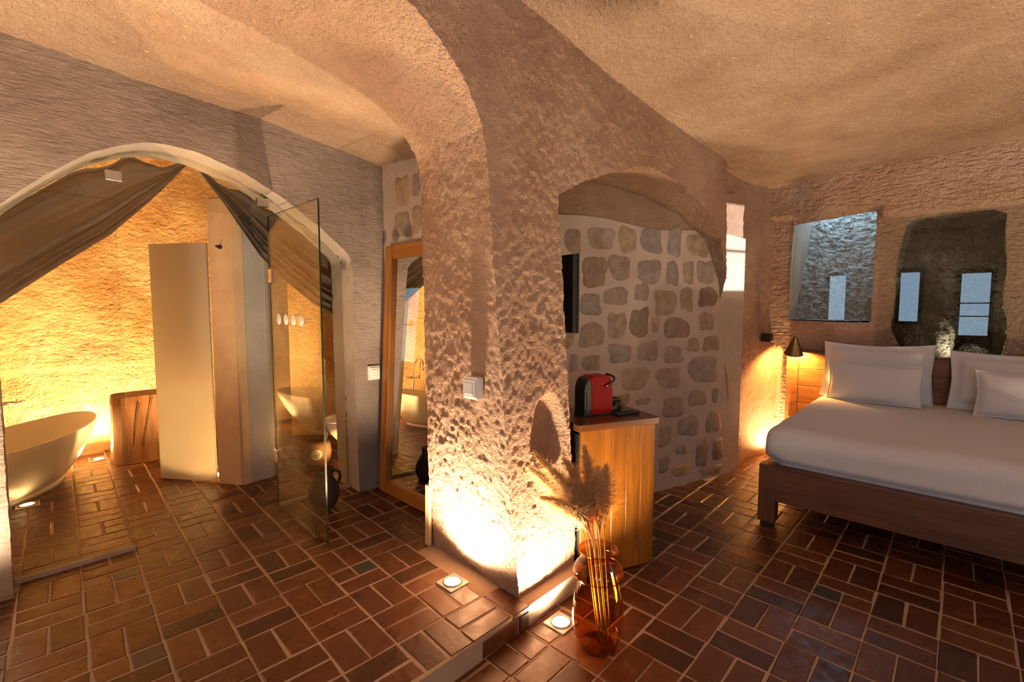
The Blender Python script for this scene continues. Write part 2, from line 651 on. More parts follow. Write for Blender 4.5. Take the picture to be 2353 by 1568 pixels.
def box(name, lo, hi, mat, parent=None, bevel=0.0, seg=2, loc=None, rot=None):
    bm = bmesh.new()
    box_bm(bm, lo, hi, bevel, seg)
    return link(name, bm_mesh(name, bm), mat, parent, loc, rot)


def lathe_me(name, prof, n=40, squash=1.0, smooth=True):
    """prof: list of (r, z); r = 0 at an end closes it."""
    vs, qs = [], []
    m = len(prof)
    for k in range(n):
        a = 2 * PI * k / n
        for r, z in prof:
            vs.append((r * math.cos(a), r * squash * math.sin(a), z))
    for k in range(n):
        for j in range(m - 1):
            a, b = k * m + j, ((k + 1) % n) * m + j
            qs.append((a, b, b + 1, a + 1))
    me = bpy.data.meshes.new(name)
    me.from_pydata(vs, [], qs)
    bm = bmesh.new()
    bm.from_mesh(me)
    bmesh.ops.remove_doubles(bm, verts=bm.verts, dist=1e-5)
    bmesh.ops.recalc_face_normals(bm, faces=bm.faces)
    bm.to_mesh(me)
    bm.free()
    if smooth:
        me.polygons.foreach_set('use_smooth', [True] * len(me.polygons))
    return me


def tube_me(name, pts, rad, n=10, caps=True):
    pts = [Vector(p) for p in pts]
    rads = rad if isinstance(rad, (list, tuple)) else [rad] * len(pts)
    vs, fs = [], []
    prev = None
    for k, p in enumerate(pts):
        t = (pts[min(k + 1, len(pts) - 1)] - pts[max(k - 1, 0)]).normalized()
        if prev is None:
            ref = Vector((0, 0, 1)) if abs(t.z) < 0.9 else Vector((1, 0, 0))
            u = t.cross(ref).normalized()
        else:
            u = (prev - t * prev.dot(t)).normalized()
        prev = u
        w = t.cross(u)
        for j in range(n):
            a = 2 * PI * j / n
            vs.append(p + (u * math.cos(a) + w * math.sin(a)) * rads[k])
    for k in range(len(pts) - 1):
        for j in range(n):
            a, b = k * n + j, k * n + (j + 1) % n
            fs.append((a, b, b + n, a + n))
    if caps:
        fs.append(tuple(range(n))[::-1])
        fs.append(tuple(range((len(pts) - 1) * n, len(pts) * n)))
    me = bpy.data.meshes.new(name)
    me.from_pydata(vs, [], fs)
    me.polygons.foreach_set('use_smooth', [True] * len(me.polygons))
    return me


def rock(name, P3, quads, mat, label, cat='wall', gain=1.0, post=None):
    P3 = rockfield(np.asarray(P3, float), gain)
    if post is not None:
        P3 = post(P3)
    o = link(name, mesh_np(name, P3, quads), mat)
    return tag(o, label, cat, kind='structure')


def loft(cA, cB, m, mid=None):
    """Grid between two polylines of the same length."""
    t = np.linspace(0, 1, m)[None, :, None]
    G = cA[:, None, :] * (1 - t) + cB[:, None, :] * t
    if mid is not None:
        G = G + mid * np.sin(PI * t)
    return G.reshape(-1, 3), grid_quads(len(cA), m)


# ==================================================================== STRUCTURE
RES = 0.008
# big arch between main room and anteroom: outline on the room face (y=1.46) and on the far face (y=2.17)
near_open = [(1.583, -0.03), (1.53, 0.55), (1.46, 1.25), (1.405, 1.88), (1.37, 2.20), (1.30, 2.345), (1.195, 2.45),
             (1.083, 2.531), (0.98, 2.577), (0.80, 2.635), (0.55, 2.69), (0.2, 2.72), (-0.4, 2.70), (-0.9, 2.55), (-1.15, 2.30), (-1.25, 1.9), (-1.28, -0.03)]
far_open = [(1.60, -0.03), (1.578, 0.75), (1.557, 1.50), (1.548, 2.05), (1.543, 2.26), (1.467, 2.383), (1.389, 2.454),
            (1.28, 2.515), (1.16, 2.56), (0.95, 2.61), (0.6, 2.665), (0.2, 2.70), (-0.4, 2.68), (-0.9, 2.54), (-1.15, 2.30), (-1.25, 1.9), (-1.28, -0.03)]
nearC = smooth_poly(near_open, RES, 1)
farC = smooth_poly(far_open, RES, 1)
farC = np.stack([np.interp(np.linspace(0, 1, len(nearC)), np.linspace(0, 1, len(farC)), farC[:, k]) for k in range(2)], 1)
# alcove arch on the room face
alc_open = [(2.03, -0.03), (2.012, 0.583), (1.966, 1.063), (1.90, 1.70), (1.865, 2.05), (2.064, 2.150), (2.313, 2.255), (2.601, 2.352),
            (2.78, 2.39), (2.98, 2.385), (3.29, 2.358), (3.68, 2.262), (4.01, 2.065), (4.183, 1.753), (4.27, 1.15), (4.46, -0.03)]
alcC = resample(alc_open, RES)


def sstep(a, b, x):
    t = np.clip((x - a) / (b - a), 0, 1)
    return t * t * (3 - 2 * t)


def wall_y(x, z):
    """Room face of the middle wall: hollow in the pillar, set-back near the bed, rounded corner at the back."""
    y = np.full_like(x, 1.46)
    r = np.sqrt(((x - 1.80) / 0.13) ** 2 + ((z - 0.89) / 0.19) ** 2)
    y = y + 0.085 * (1 - sstep(0.75, 1.05, r)) * (z > 0.725)
    edge = 4.12 + (2.4 - z) * 0.09
    y = y + 0.085 * sstep(0, 0.02, x - edge) * sstep(0.75, 1.5, z)
    y = y - 0.11 * sstep(4.85, 5.5, x)
    # worn rounding along the arch edges
    return y


uv, q = wall_with_openings(-1.62, 5.62, -0.04, 3.05, RES, [nearC, alcC])
x, z = uv[:, 0], uv[:, 1]
rock('wall_middle', np.stack([x, wall_y(x, z), z], 1), q, M['tuff'], 'rough tan rock wall with pillar and two arches')

cA = np.stack([nearC[:, 0], wall_y(nearC[:, 0], nearC[:, 1]), nearC[:, 1]], 1)
cB = np.stack([farC[:, 0], np.full(len(farC), 2.17), farC[:, 1]], 1)
P3, q = loft(cA, cB, int(0.71 / RES) + 1)
rock('wall_pillar', P3, q, M['tuff'], 'rough inner face of the big arch and pillar, lit by floor uplights')


def stone_y(x):
    return 1.724 - (x - 3.519) * 0.3


cA = np.stack([alcC[:, 0], wall_y(alcC[:, 0], alcC[:, 1]), alcC[:, 1]], 1)
cB = np.stack([alcC[:, 0], np.maximum(stone_y(alcC[:, 0]) + 0.04, 1.47), alcC[:, 1]], 1)
P3, q = loft(cA, cB, 60)
rock('wall_alcove_reveal', P3, q, M['tuff'], 'rough reveal of the smaller alcove arch')

# alcove back: plain rock above, masonry below
nx, nzv = 160, 36
X, Z = np.meshgrid(np.linspace(1.84, 4.52, nx), np.linspace(1.98, 2.5, nzv), indexing='ij')
rock('wall_alcove', np.stack([X.ravel(), stone_y(X.ravel()) + 0.02, Z.ravel()], 1), grid_quads(nx, nzv), M['tuff'], 'plain brown rock at the top of the alcove')
nx, nzv = 190, 150
X, Z = np.meshgrid(np.linspace(1.84, 4.52, nx), np.linspace(-0.03, 2.13, nzv), indexing='ij')
top = 2.13 + 0.02 * np.sin(X * 5)
masonry = rock('wall_masonry', np.stack([X.ravel(), stone_y(X.ravel()), (Z * top / 2.13).ravel()], 1), grid_quads(nx, nzv), M['mortar'],
               'masonry wall of field stones in pale mortar inside the alcove', gain=0.12)

# mirror-side wall of the anteroom
nx, nzv = 75, 175
Y, Z = np.meshgrid(np.linspace(2.10, 3.30, nx), np.linspace(-0.03, 2.75, nzv), indexing='ij')
mirror_wall = rock('wall_mirror_side', np.stack([np.full(Y.size, 1.96), Y.ravel(), Z.ravel()], 1), grid_quads(nx, nzv), M['mortar'],
                   'pale mortared wall behind the leaning mirror', gain=0.4)
nx, nzv = 30, 160
X, Z = np.meshgrid(np.linspace(1.53, 2.0, nx), np.linspace(-0.03, 2.75, nzv), indexing='ij')
Pk = np.stack([X.ravel(), np.full(X.size, 2.17), Z.ravel()], 1)
c = Pk[grid_quads(nx, nzv)].mean(1)
qk = grid_quads(nx, nzv)[~inside(farC, c[:, 0], c[:, 2])]
rock('wall_pillar_back', Pk, qk, M['tuff'], 'back face of the rock pillar towards the mirror')

# grey wall with the curtained arch
gate = [(1.705, 0.06), (1.70, 0.9), (1.69, 1.84), (1.665, 1.885), (1.472, 2.045), (1.216, 2.215), (0.989, 2.33), (0.741, 2.402), (0.60, 2.41), (0.50, 2.395),
        (0.40, 2.357), (0.268, 2.28), (0.103, 2.13), (-0.047, 1.965), (-0.09, 1.88), (-0.095, 1.0), (-0.10, 0.06)]
gateC = resample(gate, 0.014)
uv, q = wall_with_openings(-1.62, 2.06, -0.04, 2.95, 0.014, [gateC])
wf = rock('wall_far', np.stack([uv[:, 0], np.full(len(uv), 3.24), uv[:, 1]], 1), q, M['grey'], 'grey tooled stone wall with the curtained archway', gain=0.55)
cA = np.stack([gateC[:, 0], np.full(len(gateC), 3.24), gateC[:, 1]], 1)
cB = cA + np.array([0, 0.33, 0])
P3, q = loft(cA, cB, 16)
rock('wall_far_reveal', P3, q, M['reveal'], 'pale dressed stone reveal of the curtained archway', gain=0.55)
uv, q = wall_with_openings(-1.62, 2.45, -0.04, 3.45, 0.04, [gateC])
rock('wall_bath_front', np.stack([uv[:, 0], np.full(len(uv), 3.57), uv[:, 1]], 1), q, M['plaster'], 'bathroom side of the archway wall', gain=0.5)

# anteroom ceiling
Xs = np.linspace(-1.62, 2.06, 160)
zfar = np.interp(Xs, [-1.62, -1.2, -0.4, 0.0, 0.5, 1.1, 1.6, 2.06], [2.60, 2.70, 2.76, 2.76, 2.715, 2.695, 2.63, 2.57])
ceilx = np.interp(Xs, [-1.62, -1.25, -0.9, -0.4, 0.2, 0.6, 0.95, 1.16, 1.28, 1.389, 2.06], [2.35, 2.38, 2.54, 2.68, 2.70, 2.665, 2.61, 2.56, 2.515, 2.50, 2.47])
cA = np.stack([Xs, np.full(160, 2.155), ceilx], 1)
cB = np.stack([Xs, np.full(160, 3.28), zfar], 1)
P3, q = loft(cA, cB, 60, mid=np.array([0, 0, 0.015]))
rock('ceiling_anteroom', P3, q, M['tuff_ceiling'], 'smooth tan rock ceiling over the raised anteroom', 'ceiling')

# main ceiling
Xs, Ys = np.linspace(-1.65, 5.75, 300), np.linspace(-2.75, 1.64, 180)
X, Y = np.meshgrid(Xs, Ys, indexing='ij')
Zc = np.interp(X, [-1.6, 1.5, 2.3, 3.0, 4.1, 5.5], [2.90, 2.835, 2.77, 2.74, 2.72, 2.70]) + 0.075 * np.sin(PI * np.clip((1.46 - Y) / 4.06, 0, 1))
rock('ceiling', np.stack([X.ravel(), Y.ravel(), Zc.ravel()], 1), grid_quads(300, 180), M['tuff_ceiling'], 'undulating tan rock ceiling over the bed', 'ceiling', gain=1.0)

# wall behind the bed
niche = resample([(1.265, 1.385), (0.590, 1.375), (0.600, 2.375), (1.262, 2.33), (1.265, 1.385)], 0.02)[:-1]
cave = smooth_poly([(0.30, 1.00), (0.40, 1.20), (0.455, 1.34), (0.425, 1.55), (0.43, 1.90), (0.395, 2.12), (0.37, 2.27), (0.10, 2.285), (-0.235, 2.29),
                    (-0.225, 2.10), (-0.262, 1.85), (-0.235, 1.60), (-0.28, 1.35), (-0.24, 1.0), (0.30, 1.00)], 0.02, 1)[:-1]
uv, q = wall_with_openings(-2.75, 1.50, -0.04, 2.95, 0.018, [niche, cave])
Yb, Zb = uv[:, 0], uv[:, 1]
ledge = np.where(Yb > 0.555, 2.395, 2.30)
xb = 5.42 - 0.11 * sstep(0, 0.012, Zb - ledge)
wall_back = rock('wall_back', np.stack([xb, Yb, Zb], 1), q, M['tuff_hewn'], 'hewn tan rock wall behind the bed with overhanging band', gain=0.8)

cA = np.stack([np.full(len(niche), 5.42), niche[:, 0], niche[:, 1]], 1)
keep = niche[:, 1] < 2.31
nb = np.array([(1.265, 2.62), (1.265, 1.385), (0.590, 1.375), (0.600, 2.62)])
nb = resample(nb, 0.03)
nA = np.stack([np.full(len(nb), 5.425), nb[:, 0], nb[:, 1]], 1)
P3, q = loft(nA - np.array([0.02, 0, 0]), nA + np.array([0.95, 0, 0]), 40)
rock('wall_niche_sides', P3, q, M['reveal'], 'sides of the glazed niche and its light shaft', gain=0.8)
nx, nzv = 46, 120
Y, Z = np.meshgrid(np.linspace(0.54, 1.32, nx), np.linspace(1.3, 2.62, nzv), indexing='ij')
bx = 5.60 + 0.60 * (Z - 1.38)
rock('wall_niche_back', np.stack([bx.ravel(), Y.ravel(), Z.ravel()], 1), grid_quads(nx, nzv), M['niche_rock'], 'rough grey rock at the back of the glazed niche', gain=4.0)
nx, nzv = 46, 30
Y, X = np.meshgrid(np.linspace(0.54, 1.32, nx), np.linspace(5.45, 5.95, nzv), indexing='ij')
rock('wall_niche_floor', np.stack([X.ravel(), Y.ravel(), 1.40 + 0.05 * sstep(5.55, 5.9, X.ravel())], 1), grid_quads(nx, nzv), M['niche_rock'], 'rough rock sill of the glazed niche', gain=1.2)

# cave behind the glass
cc = np.vstack([cave, cave[:1]])
cA = np.stack([np.full(len(cc), 5.415), cc[:, 0], cc[:, 1]], 1)
ctr = np.array([0.08, 1.65])
ex = ctr + (cc - ctr) * np.array([1.22, 1.2])
cB = np.stack([np.full(len(cc), 6.55), ex[:, 0], ex[:, 1]], 1)
P3, q = loft(cA, cB, 50)
gk = (0.8 + 4.2 * np.clip((P3[:, :1] - 5.5) / 0.3, 0, 1))
rock('wall_cave', P3, q, M['cave'], 'dark rock sides of the cave behind the glass', gain=gk)
nx, nzv = 80, 90
Y, Z = np.meshgrid(np.linspace(-0.75, 0.60, nx), np.linspace(0.6, 2.7, nzv), indexing='ij')
rock('wall_cave_back', np.stack([6.45 - 0.25 * sstep(0.0, 0.6, Y.ravel()), Y.ravel(), Z.ravel()], 1), grid_quads(nx, nzv), M['cave'], 'dark rock at the back of the cave', gain=6.0)

# bathroom shell
plan = smooth_poly([(-1.55, 3.55), (-1.5, 4.8), (-1.2, 5.7), (-0.4, 6.0), (0.3, 6.02), (0.8, 5.92), (1.3, 5.75), (1.9, 5.3), (2.40, 4.8), (2.42, 3.55)], 0.025, 2)
Zs = np.linspace(-0.03, 3.35, 150)
n = len(plan)
ctr = np.array([0.4, 4.6])
P = np.zeros((n, 150, 3))
for j, zz in enumerate(Zs):
    k = 1.0 - 0.16 * max(0.0, (zz - 1.3) / 2.0) ** 1.6 + (0.018 if zz < 0.93 else 0.0)
    P[:, j, 0] = ctr[0] + (plan[:, 0] - ctr[0]) * k
    P[:, j, 1] = np.maximum(ctr[1] + (plan[:, 1] - ctr[1]) * k, 3.55)
    P[:, j, 2] = zz
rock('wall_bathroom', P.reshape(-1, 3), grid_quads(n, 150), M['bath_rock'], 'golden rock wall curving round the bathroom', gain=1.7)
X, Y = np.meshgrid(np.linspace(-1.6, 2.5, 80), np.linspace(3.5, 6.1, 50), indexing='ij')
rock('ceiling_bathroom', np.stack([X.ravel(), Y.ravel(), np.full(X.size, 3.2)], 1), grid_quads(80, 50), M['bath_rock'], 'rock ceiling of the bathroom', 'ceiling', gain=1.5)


# column and partition beside the shower
def prism(name, pts, z0, z1, mat, label=None, cat=None, kind=None, parent=None, bevel=0.012):
    bm = bmesh.new()
    lo = [bm.verts.new((p[0], p[1], z0)) for p in pts]
    hi = [bm.verts.new((p[0], p[1], z1)) for p in pts]
    bm.faces.new(lo[::-1])
    bm.faces.new(hi)
    m = len(pts)
    for k in range(m):
        bm.faces.new((lo[k], lo[(k + 1) % m], hi[(k + 1) % m], hi[k]))
    if bevel:
        bmesh.ops.bevel(bm, geom=list(bm.edges), offset=bevel, segments=2, affect='EDGES')
    o = link(name, bm_mesh(name, bm), mat, parent)
    return tag(o, label, cat, kind=kind)


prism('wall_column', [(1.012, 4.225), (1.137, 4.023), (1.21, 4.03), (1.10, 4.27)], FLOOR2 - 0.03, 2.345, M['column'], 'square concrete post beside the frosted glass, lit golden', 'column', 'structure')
prism('wall_partition', [(1.142, 4.03), (1.37, 4.045), (1.75, 4.62), (1.62, 4.70), (1.16, 4.20)], FLOOR2 - 0.03, 2.30, M['concrete'], 'grey concrete partition adjoining the concrete post', 'wall', 'structure')

# unseen sides of the rooms, with the door and windows that daylight comes through
uv, q = wall_with_openings(-2.75, 1.50, -0.04, 3.05, 0.06,
                           [resample([(-0.41, 0.95), (0.05, 0.95), (0.05, 2.18), (-0.41, 2.18), (-0.41, 0.95)], 0.05)[:-1],
                            resample([(0.58, 1.20), (0.94, 1.20), (0.94, 2.24), (0.58, 2.24), (0.58, 1.20)], 0.05)[:-1],
                            resample([(-2.35, 0.75), (-0.85, 0.75), (-0.85, 2.30), (-2.35, 2.30), (-2.35, 0.75)], 0.05)[:-1]])  # last opening belongs to the window added as fill
rock('wall_front', np.stack([np.full(len(uv), -1.55), uv[:, 0], uv[:, 1]], 1), q, M['plaster'], 'plastered wall with the entrance door opposite the bed', gain=0.3)
sx0, sx1, sz0, sz1 = 3.27, 3.72, 1.87, 2.70
uv, q = wall_with_openings(-1.62, 5.62, -0.04, 3.05, 0.06, [resample([(sx0, sz0), (sx1, sz0), (sx1, sz1), (sx0, sz1), (sx0, sz0)], 0.05)[:-1]])
rock('wall_right', np.stack([uv[:, 0], np.full(len(uv), -2.62), uv[:, 1]], 1), q, M['plaster'], 'plastered side wall with a slit window', gain=0.2)
nx, nzv = 40, 60
Y, Z = np.meshgrid(np.linspace(1.40, 3.6, nx), np.linspace(-0.03, 2.9, nzv), indexing='ij')
rock('wall_left', np.stack([np.full(Y.size, -1.30), Y.ravel(), Z.ravel()], 1), grid_quads(nx, nzv), M['plaster'], 'left end wall of the anteroom', gain=0.5)


def window_frame(name, lo, hi, axis, mat, bars, label):
    """Frame of four bars round an opening in a wall of constant x or y; bars = fractions for cross bars."""
    root = tag(empty(name, lo), label, 'window' if 'window' in name else 'door', kind='structure')
    w, h = (hi[1 - axis] - lo[1 - axis]), hi[2] - lo[2]

    def bar(nm, a0, a1, z0, z1):
        l, g = [0, 0, z0], [0, 0, z1]
        l[axis], g[axis] = -0.03, 0.03
        l[1 - axis], g[1 - axis] = a0, a1
        box(nm, l, g, mat, root, 0.004)
    bar('stile', -0.03, 0.035, -0.03, h + 0.03)
    bar('stile', w - 0.035, w + 0.03, -0.03, h + 0.03)
    bar('rail', 0.03, w - 0.03, -0.03, 0.035)
    bar('rail', 0.03, w - 0.03, h - 0.035, h + 0.03)
    for f in bars:
        bar('glazing_bar', 0.03, w - 0.03, h * f - 0.011, h * f + 0.011)
    return root


window_frame('window_1', (sx0, -2.62, sz0), (sx1, -2.62, sz1), 1, M['bed_wood'], (0.46,), 'narrow wooden slit window that lets the sun in')
window_frame('window_2', (-1.55, 0.58, 1.20), (-1.55, 0.94, 2.24), 0, M['bed_wood'], (), 'narrow window beside the entrance door')
window_frame('window_3', (-1.55, -2.35, 0.75), (-1.55, -0.85, 2.30), 0, M['bed_wood'], (0.5,), 'wide wooden window added out of view opposite the bed for daylight fill')  # invented window, added to throw soft daylight on bed and masonry
d1 = window_frame('door_1', (-1.55, -0.41, 0.95), (-1.55, 0.05, 2.18), 0, M['bed_wood'], (0.32, 0.52), 'wooden entrance door with a tall glazed light')
box('door_panel', (-0.02, -0.05, -0.95), (0.05, 0.51, -0.02), M['bed_wood'], d1, 0.006)

# ------------------------------------------------------------------ floors and bricks
floor = box('floor', (-1.62, -2.75, -0.06), (5.62, 2.35, -0.0035), M['grout'])
tag(floor, 'dark glazed brick floor of the bedroom in basket weave', 'floor', kind='structure')
ante = box('floor_anteroom', (-1.4, 1.40, -0.02), (2.05, 3.41, FLOOR2 - 0.0035), M['grout'])
tag(ante, 'raised glazed brick floor of the anteroom with a step', 'floor', kind='structure')
bathf = box('floor_bathroom', (-1.62, 3.41, -0.02), (2.45, 6.1, FLOOR2 - 0.0035), M['grout'])
tag(bathf, 'glazed brick floor of the bathroom', 'floor', kind='structure')


def brick_me(name, lx, ly, h=0.02, j=0.0032, ch=0.0035):
    """Worn brick: jittered corners, chamfered top; centred, top at z = 0."""
    rr = random.Random(f'{name} {lx:.3f} {ly:.3f}')
    c = [(-lx / 2, -ly / 2), (lx / 2, -ly / 2), (lx / 2, ly / 2), (-lx / 2, ly / 2)]
    c = [(a + rr.uniform(-j, j), b + rr.uniform(-j, j)) for a, b in c]
    vs = [(a, b, -h) for a, b in c] + [(a, b, -ch) for a, b in c]
    for a, b in c:
        k = ch * rr.uniform(0.8, 2.0)
        vs.append((a - math.copysign(k, a), b - math.copysign(k, b), rr.uniform(-0.0012, 0.0)))
    fs = []
    for lv in (0, 4):
        for k in range(4):
            fs.append((lv + k, lv + (k + 1) % 4, lv + 4 + (k + 1) % 4, lv + 4 + k))
    fs.append((8, 9, 10, 11))
    me = bpy.data.meshes.new(name)
    me.from_pydata(vs, [], fs)
    me.materials.append(M['slate'] if 'slate' in name else M['brick'])
    return me


_cache = {}


def brick_variant(lx, ly, kind='brick'):
    k = (round(lx, 3), round(ly, 3), kind)
    if k not in _cache:
        _cache[k] = [brick_me(f'{kind}_{i}', lx, ly) for i in range(8 if lx * ly > 0.02 else 3)]
    return random.choice(_cache[k])


def lay(parent, cells_u, cells_v, m, origin, rot, ztop, keep, detail, phase=0, slates=(), vmin=None):
    """Basket weave: cells of side m, checkerboard of two bricks across / two along. detail(p): brick of its own, else joined."""
    ca, sa = math.cos(rot), math.sin(rot)
    loose_v, loose_f = [], []
    g = 0.0085
    for iu in range(*cells_u):
        for iv in range(*cells_v):
            u0, v0 = iu * m, iv * m
            rects = []
            if (iu + iv + phase) % 2 == 0:
                rects = [(u0, v0, u0 + m, v0 + m / 2), (u0, v0 + m / 2, u0 + m, v0 + m)]
            else:
                rects = [(u0, v0, u0 + m / 2, v0 + m), (u0 + m / 2, v0, u0 + m, v0 + m)]
            out = []
            for r in rects:
                cu, cv = (r[0] + r[2]) / 2, (r[1] + r[3]) / 2
                hit = None
                for su, sv in slates:
                    if r[0] <= su <= r[2] and r[1] <= sv <= r[3]:
                        hit = (su, sv)
                if hit:
                    if r[2] - r[0] > r[3] - r[1]:
                        a, b = (r[0], r[1], cu, r[3]), (cu, r[1], r[2], r[3])
                        s = a if hit[0] < cu else b
                    else:
                        a, b = (r[0], r[1], r[2], cv), (r[0], cv, r[2], r[3])
                        s = a if hit[1] < cv else b
                    out += [(a, 'slate_tile' if s is a else 'brick'), (b, 'slate_tile' if s is b else 'brick')]
                else:
                    out.append((r, 'brick'))
            for r, kind in out:
                if vmin is not None:
                    if r[3] < vmin + 0.03:
                        continue
                    r = (r[0], max(r[1], vmin), r[2], r[3])
                cu, cv = (r[0] + r[2]) / 2, (r[1] + r[3]) / 2
                x, y = origin[0] + cu * ca - cv * sa, origin[1] + cu * sa + cv * ca
                if not keep(x, y):
                    continue
                lx, ly = r[2] - r[0] - g, r[3] - r[1] - g
                if detail(x, y):
                    o = bpy.data.objects.new(kind, brick_variant(lx, ly, kind))
                    COL.objects.link(o)
                    o.parent = parent
                    o.location = (x, y, ztop + random.uniform(-0.0015, 0.001))
                    o.rotation_euler = (random.uniform(-.005, .005), random.uniform(-.005, .005), rot + random.uniform(-.008, .008))
                else:
                    me = brick_variant(lx, ly, kind)
                    k0 = len(loose_v)
                    for v in me.vertices:
                        loose_v.append((x + v.co.x * ca - v.co.y * sa, y + v.co.x * sa + v.co.y * ca, ztop + v.co.z))
                    for p in me.polygons:
                        loose_f.append([k0 + i for i in p.vertices])
    if loose_v:
        me = bpy.data.meshes.new('brick_field')
        me.from_pydata(loose_v, [], loose_f)
        o = link('brick_field', me, M['brick'], parent)
        o['kind'] = 'stuff'


# bedroom floor: joints along x at y = 0.25 k, module edges at x = 0.05 + 0.25 k
lay(floor, (-6, 23), (-11, 9), 0.25, (0.05, 0.0), 0.0, 0.0,
    lambda x, y: -1.5 < x < 5.46 and y > -2.6 and (y < 1.45 or (2.0 < x < 4.5 and y < stone_y(x))),
    lambda x, y: 1.3 < x < 5.45 and y > -0.42, phase=1,
    slates=[(2.81, 0.44)])
# raised floor, turned by about two degrees
rotL = math.radians(-2.2)
MOD = 0.232
OL = (0.342, 2.64)


def to_l(x, y):
    dx, dy = x - OL[0], y - OL[1]
    c_, s_ = math.cos(-rotL), math.sin(-rotL)
    return dx * c_ - dy * s_, dx * s_ + dy * c_


# column direction phase: the slate tile at (0.265, 2.298) sits at the far end of a module
vs_ = to_l(0.265, 2.355)[1]
OL = (OL[0] + vs_ * math.sin(-rotL) * 0, OL[1] + vs_)
sl = [to_l(*p) for p in ((0.275, 2.30), (0.305, 3.16), (1.218, 2.275), (1.20, 3.02))]
v_edge = to_l(1.2, 1.405)[1]
lay(ante, (-8, 8), (-6, 6), MOD, OL, rotL, FLOOR2,
    lambda x, y: -1.3 < x < 1.94 and y < 3.41 and not (x > 1.53 and y < 2.2) and not ((x > 1.74 or x < -0.13) and y > 3.25),
    lambda x, y: x > -0.2, phase=0, slates=sl, vmin=v_edge)
lay(bathf, (-9, 10), (3, 16), MOD, OL, rotL, FLOOR2,
    lambda x, y: -1.5 < x < 2.4 and 3.41 <= y < 6.0 and not ((x > 1.74 or x < -0.13) and y < 3.57),
    lambda x, y: -0.3 < x < 1.75 and y < 5.75, phase=0, slates=[to_l(0.36, 3.79)])
# bricks of the riser
xr = -1.28
k = 0
while xr < 1.56:
    L_ = min(0.232, 1.575 - xr)
    yy = 1.405 - math.tan(2.2 * PI / 180) * (xr + L_ / 2 - 1.2)
    o = box('riser_brick', (-L_ / 2 + 0.005, -0.002, 0.0), (L_ / 2 - 0.005, 0.03, FLOOR2 - 0.022), M['brick'], ante, 0.004, 1, (xr + L_ / 2, yy, 0), (0, 0, rotL))
    xr += 0.232
    k += 1

# ------------------------------------------------------------------ field stones in the masonry (s along x, z, width, height)
STONES = [(2.681, 1.966, 0.156, 0.191), (2.926, 2.004, 0.259, 0.178), (3.163, 2.011, 0.209, 0.215), (3.404, 2.019, 0.246, 0.212), (3.646, 2.027, 0.183, 0.25), (3.915, 2.02, 0.29, 0.21),
          (2.868, 1.762, 0.256, 0.238), (3.095, 1.802, 0.24, 0.20), (3.389, 1.783, 0.295, 0.203), (3.632, 1.776, 0.167, 0.221), (3.812, 1.789, 0.142, 0.215), (4.017, 1.802, 0.25, 0.221),
          (2.835, 1.523, 0.222, 0.169), (3.067, 1.586, 0.28, 0.144), (3.316, 1.621, 0.168, 0.16), (3.564, 1.542, 0.27, 0.238), (3.796, 1.572, 0.175, 0.211), (4.051, 1.592, 0.26, 0.194),
          (3.078, 1.368, 0.20, 0.224), (3.298, 1.385, 0.21, 0.258), (3.458, 1.366, 0.09, 0.143), (3.694, 1.334, 0.36, 0.185), (4.043, 1.385, 0.223, 0.166), (2.85, 1.302, 0.26, 0.202),
          (3.108, 1.158, 0.257, 0.158), (3.392, 1.160, 0.241, 0.176), (3.662, 1.117, 0.25, 0.15), (3.891, 1.189, 0.172, 0.129), (4.111, 1.192, 0.22, 0.145), (2.697, 1.109, 0.098, 0.129),
          (2.847, 1.100, 0.18, 0.132), (3.268, 0.953, 0.34, 0.186), (3.623, 0.932, 0.30, 0.189), (4.023, 0.974, 0.40, 0.25), (3.351, 0.765, 0.157, 0.055), (3.674, 0.680, 0.28, 0.185),
          (3.958, 0.731, 0.26, 0.145), (4.187, 0.730, 0.104, 0.151), (3.858, 0.499, 0.29, 0.19), (4.168, 0.496, 0.24, 0.206), (3.588, 0.449, 0.152, 0.192), (4.035, 0.236, 0.17, 0.26),
          (4.235, 0.243, 0.16, 0.22), (3.587, 0.219, 0.144, 0.155), (3.783, 0.128, 0.24, 0.11), (4.16, 0.060, 0.33, 0.09), (3.784, 0.311, 0.16, 0.099), (3.151, 0.797, 0.141, 0.107),
          (2.66, 1.76, 0.14, 0.16), (2.65, 1.52, 0.13, 0.2), (2.64, 1.30, 0.14, 0.18)]


def stone_me(w, h, seed, depth=0.011):
    rr = random.Random(seed)
    n = 22
    ex = rr.uniform(3.2, 7.0)
    out = []
    ph = [rr.uniform(0, 6.28) for _ in range(3)]
    for k in range(n):
        a = 2 * PI * k / n
        c_, s_ = math.cos(a), math.sin(a)
        r = (abs(c_) ** ex + abs(s_) ** ex) ** (-1 / ex)
        r *= 0.97 + 0.06 * math.sin(2 * a + ph[0]) + 0.075 * math.sin(3 * a + ph[1]) + 0.04 * math.sin(5 * a + ph[2])
        out.append((c_ * r * w / 2 * 0.97, s_ * r * h / 2 * 0.97))
    rings = [(1.03, 0.03), (1.0, 0.001), (0.90, -depth * 0.7), (0.6, -depth)]
    vs = []
    for sc, y in rings:
        for a, b in out:
            vs.append((a * sc, y + (rr.uniform(-0.003, 0.003) if sc < 1 else 0), b * sc))
    vs.append((0, -depth * 1.05, 0))
    fs = []
    for r in range(3):
        for k in range(n):
            fs.append((r * n + k, r * n + (k + 1) % n, (r + 1) * n + (k + 1) % n, (r + 1) * n + k))
    for k in range(n):
        fs.append((3 * n + k, 3 * n + (k + 1) % n, 4 * n))
    me = bpy.data.meshes.new('stone')
    me.from_pydata(vs, [], fs)
    me.polygons.foreach_set('use_smooth', [True] * len(me.polygons))
    return me


